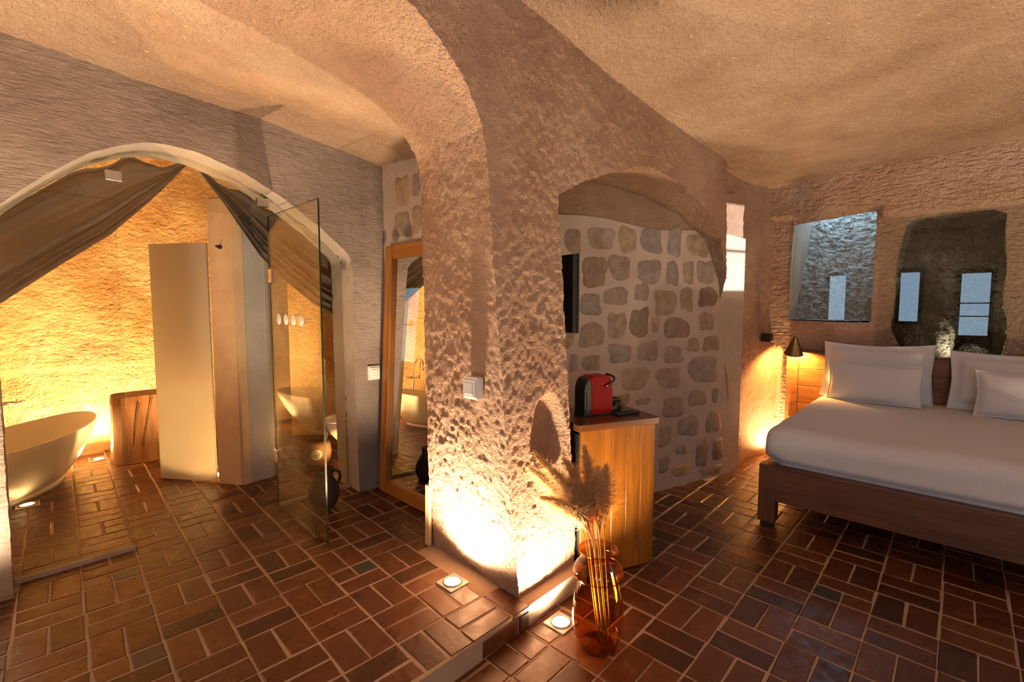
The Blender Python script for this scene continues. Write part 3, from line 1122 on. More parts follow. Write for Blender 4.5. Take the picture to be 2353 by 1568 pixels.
for k, (sx, sz, w, h) in enumerate(STONES):
    link('stone', stone_me(w, h, 100 + k), M['stone'], masonry, (sx, stone_y(sx) + 0.004, sz), (0, 0, math.atan2(-0.3, 1)))
for k, (sy, sz, w, h) in enumerate([(2.979, 2.35, 0.197, 0.246), (2.805, 2.36, 0.115, 0.17), (2.986, 2.11, 0.22, 0.19), (2.802, 2.13, 0.12, 0.21), (2.99, 1.87, 0.21, 0.2), (2.80, 1.90, 0.13, 0.17)]):
    link('stone', stone_me(w, h, 300 + k, 0.014), M['stone'], mirror_wall, (1.964, sy, sz), (0, 0, -PI / 2))

# ==================================================================== LIGHT FITTINGS
plate_me = lens_me = ring_me = None


def uplight(loc, aim, power, label, color=WARM, angle=158, blend=0.6, size=0.06, glow=60.0, group=None):
    global plate_me, lens_me, ring_me
    root = empty('floor_uplight', loc, label=label, cat='light', group=group or 'square floor uplights')
    if plate_me is None:
        bm = bmesh.new()
        box_bm(bm, (-0.062, -0.062, -0.012), (0.062, 0.062, 0.006), 0.003, 1)
        plate_me = bm_mesh('plate', bm)
        plate_me.materials.append(M['steel'])
        ring_me = lathe_me('ring', [(0.038, 0.004), (0.050, 0.004), (0.050, 0.010), (0.046, 0.012), (0.038, 0.010), (0.038, 0.004)], 28)
        ring_me.materials.append(M['steel'])
    link('plate', plate_me, None, root)
    link('ring', ring_me, None, root)
    lm = lathe_me('lens', [(0.0, 0.0105), (0.020, 0.010), (0.039, 0.0075), (0.039, 0.004)], 24)
    link('lens', lm, emit('lamp lens', color, glow), root)
    ld = bpy.data.lights.new('uplight_lamp', 'SPOT')
    ld.energy = power
    ld.color = color
    ld.spot_size = math.radians(angle)
    ld.spot_blend = blend
    ld.shadow_soft_size = size * 0.5
    lo = bpy.data.objects.new('uplight_lamp', ld)
    COL.objects.link(lo)
    lo.parent = root
    lo.location = (0, 0, 0.045)
    lo.rotation_euler = Vector(aim).to_track_quat('-Z', 'Y').to_euler()
    return root


uplight((1.442, 1.80, FLOOR2), (0.07, 0.0, 1), 130, 'glowing floor uplight on the raised floor beside the rock pillar')
uplight((1.70, 1.305, 0.0), (0.0, 0.05, 1), 110, 'glowing floor uplight beside the amber vase')
uplight((-0.48, 2.82, FLOOR2), (0.05, 0.0, 1), 100, 'floor uplight at the left foot of the curtained arch')
uplight((5.18, 1.24, 0.0), (-0.02, 0.12, 1), 48, 'floor uplight between the bed head and the rock wall', color=(1.0, 0.66, 0.30))
uplight((0.42, 5.68, FLOOR2), (0.0, 0.10, 1), 170, 'floor uplight behind the pointed end of the bathtub', color=AMBER)
uplight((1.06, 4.42, FLOOR2), (-0.05, 0.02, 1), 170, 'floor uplight behind the frosted glass panel', color=AMBER, angle=168)
uplight((-0.045, 4.70, FLOOR2), (0.1, 0.2, 1), 0.4, 'small floor uplight in front of the bathtub', color=AMBER, glow=5.0)
uplight((-1.1, 4.6, FLOOR2), (-0.05, 0.08, 1), 200, 'added floor uplight, out of view, brightening the bathroom from the left', color=AMBER)  # extra lamp added outside the view to brighten the bathroom
uplight((1.86, 3.70, FLOOR2), (-0.05, 0.15, 1), 9, 'added floor uplight hidden behind the right jamb to light the toilet', color=AMBER)  # helper lamp added behind the jamb so the toilet reads bright
uplight((3.6, -2.42, 0.0), (0.0, 0.12, 1), 115, 'added fill uplight, out of view under the slit window', color=(1.0, 0.80, 0.56))  # unseen lamp added to warm the main ceiling and its bounce
uplight((0.6, -2.42, 0.0), (0.0, 0.12, 1), 125, 'added fill uplight, out of view at the far end of the plastered side wall', color=(1.0, 0.80, 0.56))  # second unseen lamp added as warm fill for the main room
cave_lamp = uplight((5.66, -0.05, 1.03), (0.35, 0.05, 1), 3.0, 'small uplight on the cave floor behind the glass', color=(1.0, 0.85, 0.6))

# ==================================================================== GLASS SCREEN IN THE ARCH
def pane(name, lo, hi, parent, mats=None):
    """Sheet of glass: clear faces, dark green edges."""
    bm = bmesh.new()
    box_bm(bm, lo, hi)
    bm.faces.ensure_lookup_table()
    s = [b - a for a, b in zip(lo, hi)]
    thin = s.index(min(s))
    for f in bm.faces:
        f.normal_update()
        f.material_index = 0 if abs(f.normal[thin]) > 0.5 else 1
    me = bm_mesh(name, bm)
    me.materials.append(M['glass'])
    me.materials.append(M['glass_edge'])
    return link(name, me, None, parent)


GY = 3.40


def arch_z(x):
    """Height of the stone arch above x (its curved part)."""
    c_ = np.array([p for p in gateC if p[1] > 1.80])
    o = np.argsort(c_[:, 0])
    return float(np.interp(x, c_[o, 0], c_[o, 1]))


def shaped_pane(name, x0, x1, z0, ztop, parent):
    """Sheet of glass cut to the arch: clear faces, dark green edges."""
    xs = np.linspace(x0, x1, 26)
    outline = [(x0, z0), (x1, z0)] + [(xx, min(ztop, arch_z(xx) + 0.002) - FLOOR2) for xx in xs[::-1]]
    bm = bmesh.new()
    fr = [bm.verts.new((a, -0.005, b)) for a, b in outline]
    bk = [bm.verts.new((a, 0.005, b)) for a, b in outline]
    bm.faces.new(fr)
    bm.faces.new(bk[::-1])
    for k in range(len(fr)):
        bm.faces.new((fr[k], fr[(k + 1) % len(fr)], bk[(k + 1) % len(fr)], bk[k])).material_index = 1
    me = bm_mesh(name, bm)
    me.materials.append(M['glass'])
    me.materials.append(M['glass_edge'])
    return link(name, me, None, parent)


gp = empty('fixed_glass_screen', (0, GY, FLOOR2), label='tall fixed glass panel on a pale sill at the left of the archway', cat='glass panel', group='fixed glass of the archway')
shaped_pane('pane', -0.088, 0.381, 0.02, 2.094, gp)
box('sill', (-0.10, -0.022, -0.005), (0.385, 0.022, 0.024), M['sill'], gp, 0.004)
gp2 = empty('fixed_glass_screen', (0, GY, FLOOR2), label='narrow fixed glass panel between the open glass door and the right jamb', cat='glass panel', group='fixed glass of the archway')
shaped_pane('pane', 1.182, 1.694, 0.02, 2.094, gp2)
box('sill', (1.182, -0.022, -0.005), (1.702, 0.022, 0.022), M['sill'], gp2, 0.004)

# transom glass following the arch
tp = empty('glass_transom', (0, GY, 0), label='fixed glass transom filling the top of the archway', cat='glass panel', group='fixed glass of the archway')
arch_top = [p for p in gateC if p[1] > 2.10]
arch_top = np.array(arch_top)[::3]
bm = bmesh.new()
outline = [(arch_top[0][0] - 0.01, 2.098)] + [(a - 0.0, b - 0.012) for a, b in arch_top] + [(arch_top[-1][0] + 0.01, 2.098)]
fr = [bm.verts.new((a, -0.005, b)) for a, b in outline]
bk = [bm.verts.new((a, 0.005, b)) for a, b in outline]
bm.faces.new(fr)
bm.faces.new(bk[::-1])
for k in range(len(fr)):
    f = bm.faces.new((fr[k], fr[(k + 1) % len(fr)], bk[(k + 1) % len(fr)], bk[k]))
me = bm_mesh('pane', bm)
link('pane', me, M['glass'], tp)
for cx, cz in ((0.383, 2.222), (1.144, 2.20)):
    box('clamp', (cx - 0.036, -0.020, cz - 0.028), (cx + 0.036, 0.020, cz + 0.028), M['steel'], tp, 0.004)

# the open door, hinged on the right panel and swung towards the room
dr = empty('glass_door', (1.17, GY - 0.012, FLOOR2), label='frameless glass door swung open from the archway, with four round stickers', cat='glass door')
pane('pane', (-0.005, -0.775, 0.022), (0.005, 0.0, 2.005), dr)
for hz in (1.61, 0.375):
    h = box('hinge', (-0.012, -0.055, hz - 0.045), (0.022, 0.004, hz + 0.045), M['chrome'], dr, 0.004)
    box('hinge_plate', (0.0, 0.004, hz - 0.045), (0.06, 0.028, hz + 0.045), M['chrome'], h, 0.003)
    lathe = lathe_me('hinge_pin', [(0.0, -0.05), (0.007, -0.05), (0.007, 0.05), (0.0, 0.05)], 14)
    link('hinge_pin', lathe, M['chrome'], h, (0.008, 0.010, hz))
for k in range(4):
    sy = -0.155 - k * 0.118
    sme = lathe_me('sticker', [(0.0, 0.0), (0.036, 0.0), (0.036, 0.0012), (0.0, 0.0012)], 28)
    s = link('sticker', sme, M['sticker'], dr, (-0.0062, sy, 1.322), (0, -PI / 2, 0))
    for j, (lz, lw) in enumerate(((0.006, 0.022), (-0.004, 0.018), (-0.013, 0.010))):
        box('print_line', (lz - 0.0009, -lw, 0.0012), (lz + 0.0009, lw, 0.0017), M['ink'], s)

# ==================================================================== CURTAINS
def curtain(name, top, bot, apex_first, label, seed):
    """Swagged sheer: top edge under the arch, bottom edge a swag; pleats fan out from the tie point."""
    nu, nv = 130, 60
    T = resample(top, 0.004)
    B = resample(bot, 0.004)
    it = np.linspace(0, 1, nu)
    T = np.stack([np.interp(it, np.linspace(0, 1, len(T)), T[:, k]) for k in range(2)], 1)
    B = np.stack([np.interp(it, np.linspace(0, 1, len(B)), B[:, k]) for k in range(2)], 1)
    t = np.linspace(0, 1, nv)
    V = T[:, None, :] * (1 - t[None, :, None]) + B[:, None, :] * t[None, :, None]
    # scallops between the fixing points of the top edge
    sc = 0.060 * np.abs(np.sin(it * PI * 3.5 + 0.25)) * np.clip(it * 9, 0, 1) * np.clip((0.55 - it) * 4, 0.12, 1)
    V[:, :, 1] -= sc[:, None] * (1 - t[None, :]) ** 3
    ph = t[None, :] * 30 + 5.0 * np.sin(t[None, :] * 5 + seed) + it[:, None] * 2.2
    amp = (0.012 + 0.075 * it[:, None]) * (0.45 + 0.55 * np.sin(t[None, :] * 9 + seed + it[:, None] * 2.0) ** 2)
    y = 3.625 + amp * np.sin(ph) + 0.010 * np.sin(ph * 0.37 + seed)
    # heavy gathered hem along the swag
    y = y - 0.02 * np.exp(-((t[None, :] - 0.95) / 0.05) ** 2)
    P3 = np.stack([V[:, :, 0], y * np.ones_like(V[:, :, 0]), V[:, :, 1]], 2).reshape(-1, 3)
    o = link(name, mesh_np(name, P3, grid_quads(nu, nv)), M['curtain'])
    return tag(o, label, 'curtain', 'sheer curtains of the archway')


curtain('curtain', [(0.775, 2.425), (0.60, 2.428), (0.45, 2.40), (0.29, 2.30), (0.11, 2.15), (-0.06, 1.99), (-0.16, 1.90)],
        [(0.770, 2.405), (0.665, 2.265), (0.561, 2.135), (0.37, 1.918), (0.178, 1.752), (0.054, 1.64), (-0.078, 1.52), (-0.17, 1.42)], True,
        'sheer taupe curtain swagged down the left side of the archway', 1.0)
curtain('curtain', [(0.828, 2.42), (1.00, 2.36), (1.20, 2.26), (1.40, 2.14), (1.60, 2.0), (1.73, 1.91), (1.80, 1.86)],
        [(0.833, 2.405), (0.905, 2.30), (0.984, 2.194), (1.19, 1.863), (1.362, 1.686), (1.551, 1.527), (1.722, 1.435), (1.80, 1.39)], True,
        'sheer taupe curtain swagged down the right side of the archway', 2.3)

# ==================================================================== BATHROOM
tub = empty('bathtub', (-0.22, 4.96, FLOOR2), (0, 0, math.radians(50)), label='freestanding white oval bathtub with pointed ends', cat='bathtub')


def tub_shell(name, levels, a, b, n=72, ex=1.75):
    vs, qs = [], []
    for k in range(n):
        ang = 2 * PI * k / n
        c_, s_ = math.cos(ang), math.sin(ang)
        for sc, zz in levels:
            lift = 0.05 * abs(c_) ** 3 * (zz / 0.42) ** 2
            vs.append((math.copysign(abs(c_) ** (2 / 1.85), c_) * a * sc, math.copysign(abs(s_) ** (2 / 2.15), s_) * b * (sc if sc > 0.01 else 0), zz + lift))
    m = len(levels)
    for k in range(n):
        for j in range(m - 1):
            p, q_ = k * m + j, ((k + 1) % n) * m + j
            qs.append((p, q_, q_ + 1, p + 1))
    me = bpy.data.meshes.new(name)
    me.from_pydata(vs, [], qs)
    bm = bmesh.new()
    bm.from_mesh(me)
    bmesh.ops.remove_doubles(bm, verts=bm.verts, dist=1e-5)
    bmesh.ops.recalc_face_normals(bm, faces=bm.faces)
    bm.to_mesh(me)
    bm.free()
    me.polygons.foreach_set('use_smooth', [True] * len(me.polygons))
    return me


link('shell', tub_shell('shell', [(0.0, 0.03), (0.60, 0.03), (0.68, 0.07), (0.80, 0.16), (0.90, 0.26), (0.965, 0.35), (1.0, 0.42), (0.995, 0.425), (0.98, 0.425), (0.975, 0.42),
                                  (0.93, 0.34), (0.86, 0.24), (0.74, 0.14), (0.6, 0.09), (0.0, 0.08)], 0.86, 0.37), M['solid_surface'], tub)
link('foot', tub_shell('foot', [(0.0, 0.0), (0.63, 0.0), (0.62, 0.035), (0.0, 0.035)], 0.86, 0.37), M['solid_surface'], tub)

tap = empty('bath_faucet', (-0.17, 5.72, FLOOR2), (0, 0, math.radians(-94)), label='tall chrome floor-standing faucet curving over the bathtub', cat='faucet')
link('base', lathe_me('base', [(0, 0), (0.045, 0), (0.045, 0.012), (0.0, 0.012)], 24), M['chrome'], tap)
pts = [(0, 0, 0.0), (0, 0, 0.78)] + [(0.10 - 0.10 * math.cos(a), 0, 0.78 + 0.10 * math.sin(a)) for a in np.linspace(0.2, PI, 12)] + [(0.20, 0, 0.72)]
link('riser', tube_me('riser', pts, 0.014, 14), M['chrome'], tap)
link('mixer', tube_me('mixer', [(0, -0.09, 0.60), (0, 0.09, 0.60)], 0.016, 14), M['chrome'], tap)
link('handle', tube_me('handle', [(0, 0.09, 0.60), (0, 0.15, 0.61)], [0.010, 0.006], 10), M['chrome'], tap)
link('hand_shower', tube_me('hand_shower', [(0.03, -0.08, 0.58), (0.03, -0.08, 0.84)], [0.009, 0.014], 12), M['chrome'], tap)

# stump stool
def stump_me():
    n, m = 48, 10
    vs, fs = [], []
    for j in range(m):
        zz = 0.60 * j / (m - 1)
        for k in range(n):
            a = 2 * PI * k / n
            r = 0.235 * (1 + 0.06 * math.sin(2 * a + 0.7) + 0.045 * math.sin(5 * a + 1.1) + 0.02 * math.sin(11 * a + zz * 3)) * (1.04 - 0.07 * math.sin(zz * 3.4))
            if j == m - 1:
                r *= 0.965
            vs.append((r * math.cos(a), r * math.sin(a), zz + (0.006 * math.sin(3 * a) if j >= m - 2 else 0)))
    for j in range(m - 1):
        for k in range(n):
            fs.append((j * n + k, j * n + (k + 1) % n, (j + 1) * n + (k + 1) % n, (j + 1) * n + k))
    fs.append(tuple(range((m - 1) * n, m * n)))
    fs.append(tuple(range(n))[::-1])
    me = bpy.data.meshes.new('trunk')
    me.from_pydata(vs, [], fs)
    return me


st = empty('stump_stool', (0.735, 5.50, FLOOR2), label='rustic tree stump stool beside the bathtub', cat='stool')
link('trunk', stump_me(), M['stump'], st)
for k, (a, zz0, zz1) in enumerate(((-2.15, 0.02, 0.55), (-1.75, 0.15, 0.6), (-2.6, 0.0, 0.4))):
    link('crack', tube_me('crack', [(0.236 * math.cos(a + 0.06 * t), 0.236 * math.sin(a + 0.06 * t), zz0 + (zz1 - zz0) * t / 6) for t in range(7)], 0.0032, 6), M['ink'], st)

# frosted shower screen
fa, fb = np.array([0.719, 4.666]), np.array([1.015, 4.246])
fl_ = float(np.linalg.norm(fb - fa))
fg = empty('frosted_screen', (fa[0], fa[1], FLOOR2), (0, 0, math.atan2(fb[1] - fa[1], fb[0] - fa[0])), label='frosted white glass shower screen fixed to the concrete post', cat='screen')
box('pane', (0, -0.006, 0.004), (fl_, 0.006, 1.90), M['frosted'], fg, 0.002, 1)
hk = empty('wall_hook', (1.072, 4.118, 1.965), (0, 0, math.radians(-58)), label='small black coat hook on the concrete post', cat='hook')
link('base', lathe_me('base', [(0, 0), (0.016, 0), (0.016, 0.008), (0, 0.008)], 18), M['black'], hk, None, (PI / 2, 0, 0))
link('peg', tube_me('peg', [(0, 0, 0), (0.012, -0.045, -0.004), (0.018, -0.055, 0.002)], [0.007, 0.007, 0.009], 10), M['black'], hk)

# wall-hung toilet and bin
toi = empty('toilet', (2.30, 3.90, FLOOR2 + 0.40), (0, 0, PI), label='white wall-hung toilet seen behind the right jamb', cat='toilet')


def bowl(name, levels, mat):
    vs, qs = [], []
    n = 40
    for k in range(n):
        a = 2 * PI * k / n
        for rx, ry, x0, zz in levels:
            c_, s_ = math.cos(a), math.sin(a)
            xx = x0 + (rx * c_ if c_ > 0 else rx * 0.75 * c_)
            vs.append((max(xx, 0.0), ry * s_, zz))
    m = len(levels)
    for k in range(n):
        for j in range(m - 1):
            p, q_ = k * m + j, ((k + 1) % n) * m + j
            qs.append((p, q_, q_ + 1, p + 1))
    me = bpy.data.meshes.new(name)
    me.from_pydata(vs, [], qs)
    me.polygons.foreach_set('use_smooth', [True] * len(me.polygons))
    return link(name, me, mat, toi)


bowl('bowl', [(0, 0, 0.2, -0.31), (0.10, 0.08, 0.16, -0.31), (0.18, 0.13, 0.20, -0.24), (0.26, 0.17, 0.24, -0.10), (0.29, 0.185, 0.25, -0.005), (0.28, 0.18, 0.25, 0.0)], M['ceramic'])
bowl('lid', [(0.285, 0.183, 0.25, 0.004), (0.295, 0.19, 0.25, 0.012), (0.29, 0.186, 0.25, 0.035), (0.22, 0.14, 0.24, 0.05), (0, 0, 0.22, 0.052)], M['ceramic'])
bn = empty('waste_bin', (1.75, 4.08, FLOOR2), label='round tan waste bin with a round white label', cat='bin')
link('body', lathe_me('body', [(0, 0), (0.085, 0), (0.115, 0.05), (0.125, 0.12), (0.115, 0.19), (0.09, 0.225), (0.085, 0.225), (0.105, 0.19), (0.11, 0.05), (0, 0.02)], 36), M['tan_bin'], bn)
ba = math.radians(-115)
lb = link('label', lathe_me('label', [(0, 0), (0.047, 0), (0.047, 0.002), (0, 0.002)], 28), M['sticker'], bn, (0.1245 * math.cos(ba), 0.1245 * math.sin(ba), 0.125), (0, PI / 2, 0))
lb.rotation_euler = Vector((math.cos(ba), math.sin(ba), 0)).to_track_quat('Z', 'Y').to_euler()
for zz, w in ((0.022, 0.012), (0.006, 0.030), (-0.008, 0.026), (-0.022, 0.012)):
    box('print_line', (-w, zz - 0.003, 0.0015), (w, zz + 0.003, 0.003), M['ink'], lb)

# clay jug in the doorway
jug = empty('clay_jug', (1.40, 3.165, FLOOR2), label='dark clay jug with one handle standing in the archway', cat='jug')
link('body', lathe_me('body', [(0, 0), (0.062, 0), (0.085, 0.03), (0.104, 0.085), (0.100, 0.13), (0.078, 0.185), (0.060, 0.215), (0.058, 0.245), (0.066, 0.275), (0.058, 0.275), (0.050, 0.24), (0.05, 0.20), (0.08, 0.13), (0.07, 0.03), (0, 0.015)], 40), M['clay'], jug)
ha = math.radians(-35)
pts = [(r * math.cos(ha), r * math.sin(ha), zz) for r, zz in ((0.055, 0.250), (0.080, 0.262), (0.104, 0.245), (0.110, 0.215), (0.102, 0.180), (0.082, 0.165))]
link('handle', tube_me('handle', pts, 0.011, 10), M['clay'], jug)

# ==================================================================== LEANING MIRROR, BOARD, SWITCHES
lean = math.radians(3.0)
mir = empty('floor_mirror', (1.845, 2.77, FLOOR2), (0, lean, 0), label='tall mirror in a honey oak frame leaning beside the rock pillar', cat='mirror')
my0, my1, mh = -0.42, 0.385, 1.86
fw = 0.100
box('stile', (-0.025, my1 - fw, 0.002), (0.025, my1, mh), M['frame_wood'], mir, 0.006)
box('stile', (-0.025, my0, 0.002), (0.025, my0 + fw, mh), M['frame_wood'], mir, 0.006)
box('rail', (-0.024, my0 + fw, 0.002), (0.024, my1 - fw, fw), M['frame_wood_y'], mir, 0.006)
box('rail', (-0.024, my0 + fw, mh - fw), (0.024, my1 - fw, mh), M['frame_wood_y'], mir, 0.006)
for nm, lo, hi in (('bead', (-0.034, my1 - fw - 0.002, fw - 0.02), (-0.022, my1 - fw + 0.018, mh - fw + 0.02)), ('bead', (-0.034, my0 + fw - 0.018, fw - 0.02), (-0.022, my0 + fw + 0.002, mh - fw + 0.02))):
    box(nm, lo, hi, M['frame_wood'], mir, 0.004)
box('glass', (-0.006, my0 + fw - 0.006, fw - 0.006), (0.004, my1 - fw + 0.006, mh - fw + 0.006), M['mirror'], mir)

bd = box('wooden_board', (-0.010, -0.02, 0), (0.010, 0.02, 0.36), M['pale_wood'], None, 0.002, 1, (1.588, 2.205, FLOOR2), (0, 0.02, 0))
tag(bd, 'short pale board end standing against the back edge of the pillar', 'board')


def switch(loc, rz, label, back=0.0):
    r = empty('light_switch', loc, (0, 0, rz), label=label, cat='switch')
    if back:
        box('mounting_box', (-0.048, -0.006, -0.054), (0.048, back, 0.054), M['white_plastic'], r, 0.006)
    box('plate', (-0.042, -0.016, -0.042), (0.042, 0.0 + back * 0.5, 0.042), M['white_plastic'], r, 0.004)
    box('rocker', (-0.028, -0.022, -0.028), (0.028, -0.010, 0.028), M['white_plastic'], r, 0.003)
    return r


switch((1.450, 1.655, 1.122), PI / 2 * -1, 'white light switch on the rough pillar above the uplight', 0.04)
switch((1.838, 3.222, 1.005), 0, 'white light switch on the grey wall beside the mirror', 0.03)

# ==================================================================== DRESSER AND THINGS ON IT
da = math.radians(-24)
DZ = 0.875
ds = empty('dresser', (2.035, 1.437, 0), (0, 0, da), label='honey pine cabinet with vertical boards and a dark top', cat='cabinet')
DW, DD = 0.52, 0.40
nb_ = 5
for k in range(nb_):
    a = 0.012 + (DW - 0.03) * k / nb_
    b = 0.012 + (DW - 0.03) * (k + 1) / nb_ - 0.0012
    box('board', (a, 0.012, 0.005), (b, 0.034, DZ - 0.040), M['dresser_wood'], ds, 0.0015, 1)
box('carcass', (0.03, 0.034, 0.005), (DW - 0.022, DD - 0.02, DZ - 0.041), M['dresser_wood'], ds)
box('fridge_door', (0.004, 0.036, 0.03), (0.029, DD - 0.03, DZ - 0.06), M['black'], ds, 0.003)
box('top', (-0.012, -0.004, DZ - 0.042), (DW, DD, DZ), M['dresser_top'], ds, 0.005)


def dpt(u, v, zz=DZ):
    return (2.035 + u * math.cos(da) - v * math.sin(da), 1.437 + u * math.sin(da) + v * math.cos(da), zz)


cm = empty('coffee_machine', dpt(0.155, 0.20), (0, 0, da + 0.02), label='red and black capsule coffee machine on the pine cabinet', cat='coffee machine')
# red housing: side profile extruded across
prof = [(0.0, 0.012), (0.145, 0.012), (0.143, 0.115), (0.137, 0.15), (0.142, 0.185), (0.128, 0.222), (0.115, 0.232), (0.02, 0.232), (-0.012, 0.218), (-0.005, 0.19), (0.004, 0.15)]
bm = bmesh.new()
f1 = [bm.verts.new((a, -0.055, b)) for a, b in prof]
f2 = [bm.verts.new((a, 0.055, b)) for a, b in prof]
bm.faces.new(f1)
bm.faces.new(f2[::-1])
for k in range(len(prof)):
    bm.faces.new((f1[k], f1[(k + 1) % len(prof)], f2[(k + 1) % len(prof)], f2[k]))
bmesh.ops.bevel(bm, geom=list(bm.edges), offset=0.003, segments=2, affect='EDGES')
link('housing', bm_mesh('housing', bm), M['red'], cm)
box('base', (-0.055, -0.052, 0.0), (0.148, 0.052, 0.013), M['black'], cm, 0.004)
bm = bmesh.new()
prof = [(-0.05, 0.012), (0.002, 0.012), (0.004, 0.15), (-0.005, 0.19), (-0.012, 0.222), (-0.028, 0.215), (-0.044, 0.185), (-0.05, 0.155)]
f1 = [bm.verts.new((a, -0.053, b)) for a, b in prof]
f2 = [bm.verts.new((a, 0.053, b)) for a, b in prof]
bm.faces.new(f1)
bm.faces.new(f2[::-1])
for k in range(len(prof)):
    bm.faces.new((f1[k], f1[(k + 1) % len(prof)], f2[(k + 1) % len(prof)], f2[k]))
bmesh.ops.bevel(bm, geom=list(bm.edges), offset=0.003, segments=2, affect='EDGES')
link('water_tank', bm_mesh('water_tank', bm), M['black'], cm)
box('tank_trim', (-0.030, -0.057, 0.014), (-0.024, -0.050, 0.15), M['chrome'], cm, 0.001, 1)
hp = [(0.095, -0.060, 0.172), (0.115, -0.061, 0.186), (0.145, -0.060, 0.200), (0.160, -0.050, 0.215), (0.150, -0.02, 0.230), (0.128, 0.0, 0.234)]
hn = link('lever', tube_me('lever', hp, 0.0065, 10), M['black'], cm)
link('pivot', lathe_me('pivot', [(0, -0.002), (0.008, -0.002), (0.008, 0.004), (0, 0.006)], 16), M['chrome'], hn, (0.095, -0.066, 0.172), (PI / 2, 0, 0))
box('drip_tray', (0.146, -0.045, 0.0), (0.190, 0.045, 0.045), M['black'], cm, 0.005)

rm = empty('remote_control', dpt(0.375, 0.115), (0, 0, da + 0.10), label='black remote control lying on the pine cabinet', cat='remote control')
box('body', (-0.085, -0.022, 0), (0.085, 0.022, 0.018), M['black'], rm, 0.006)
for k in range(5):
    for j in (-1, 0, 1):
        box('button', (-0.055 + k * 0.024, j * 0.012 - 0.004, 0.0175), (-0.042 + k * 0.024, j * 0.012 + 0.004, 0.0195), M['steel' if (k, j) == (3, 0) else 'screen'], rm)
wb = empty('wooden_tray', dpt(0.42, 0.345), (0, 0, da), label='small orange-brown wooden box at the back of the pine cabinet', cat='box')
box('bottom', (-0.06, -0.045, 0), (0.06, 0.045, 0.008), M['head_wood'], wb)
for lo, hi in (((-0.06, -0.045, 0), (0.06, -0.037, 0.055)), ((-0.06, 0.037, 0), (0.06, 0.045, 0.055)), ((-0.06, -0.045, 0), (-0.052, 0.045, 0.055)), ((0.052, -0.045, 0), (0.06, 0.045, 0.055))):
    box('side', lo, hi, M['head_wood'], wb, 0.001, 1)
cp = link('cup', lathe_me('cup', [(0, 0), (0.026, 0), (0.032, 0.06), (0.029, 0.06), (0.024, 0.006), (0, 0.006)], 24), M['black'], None, dpt(0.385, 0.235))
tag(cp, 'small black cup between the coffee machine and the wooden box', 'cup')

# television on the alcove wall, seen from behind its edge
tv = empty('television', (2.155, 1.56, 1.36), (0, 0, math.atan2(0.98, 0.18)), label='flat black television mounted edge-on inside the alcove', cat='television')
box('housing', (0, -0.006, 0), (0.50, 0.030, 0.44), M['screen'], tv, 0.006)
box('bezel', (-0.004, -0.016, -0.004), (0.504, -0.004, 0.444), M['black'], tv, 0.003)
box('bracket', (0.18, 0.025, 0.16), (0.32, 0.22, 0.28), M['black'], tv, 0.004)

# ==================================================================== VASE WITH PAMPAS GRASS
VX, VY = 1.70, 1.10
va = empty('glass_vase', (VX, VY, 0), label='amber glass vase with a flared shoulder on the brick floor', cat='vase')
outer = [(0.0, 0.004), (0.070, 0.004), (0.092, 0.018), (0.105, 0.06), (0.112, 0.13), (0.110, 0.20), (0.100, 0.262), (0.088, 0.302), (0.086, 0.312), (0.106, 0.328), (0.111, 0.345), (0.100, 0.370), (0.078, 0.398), (0.066, 0.415), (0.070, 0.428), (0.082, 0.440)]
link('body', lathe_me('body', outer, 56), M['amber_glass'], va)
rimp = [(0.084 * math.cos(a), 0.084 * math.sin(a), 0.441) for a in np.linspace(0, 2 * PI, 49)]
link('rim', tube_me('rim', rimp, 0.0042, 8, caps=False), M['amber_glass'], va)
colr = [(0.109 * math.cos(a), 0.109 * math.sin(a), 0.332) for a in np.linspace(0, 2 * PI, 49)]
link('collar', tube_me('collar', colr, 0.0035, 8, caps=False), M['amber_glass'], va)
link('foot', lathe_me('foot', [(0, 0), (0.072, 0), (0.078, 0.004), (0.070, 0.012), (0, 0.010)], 48), M['amber_glass'], va)


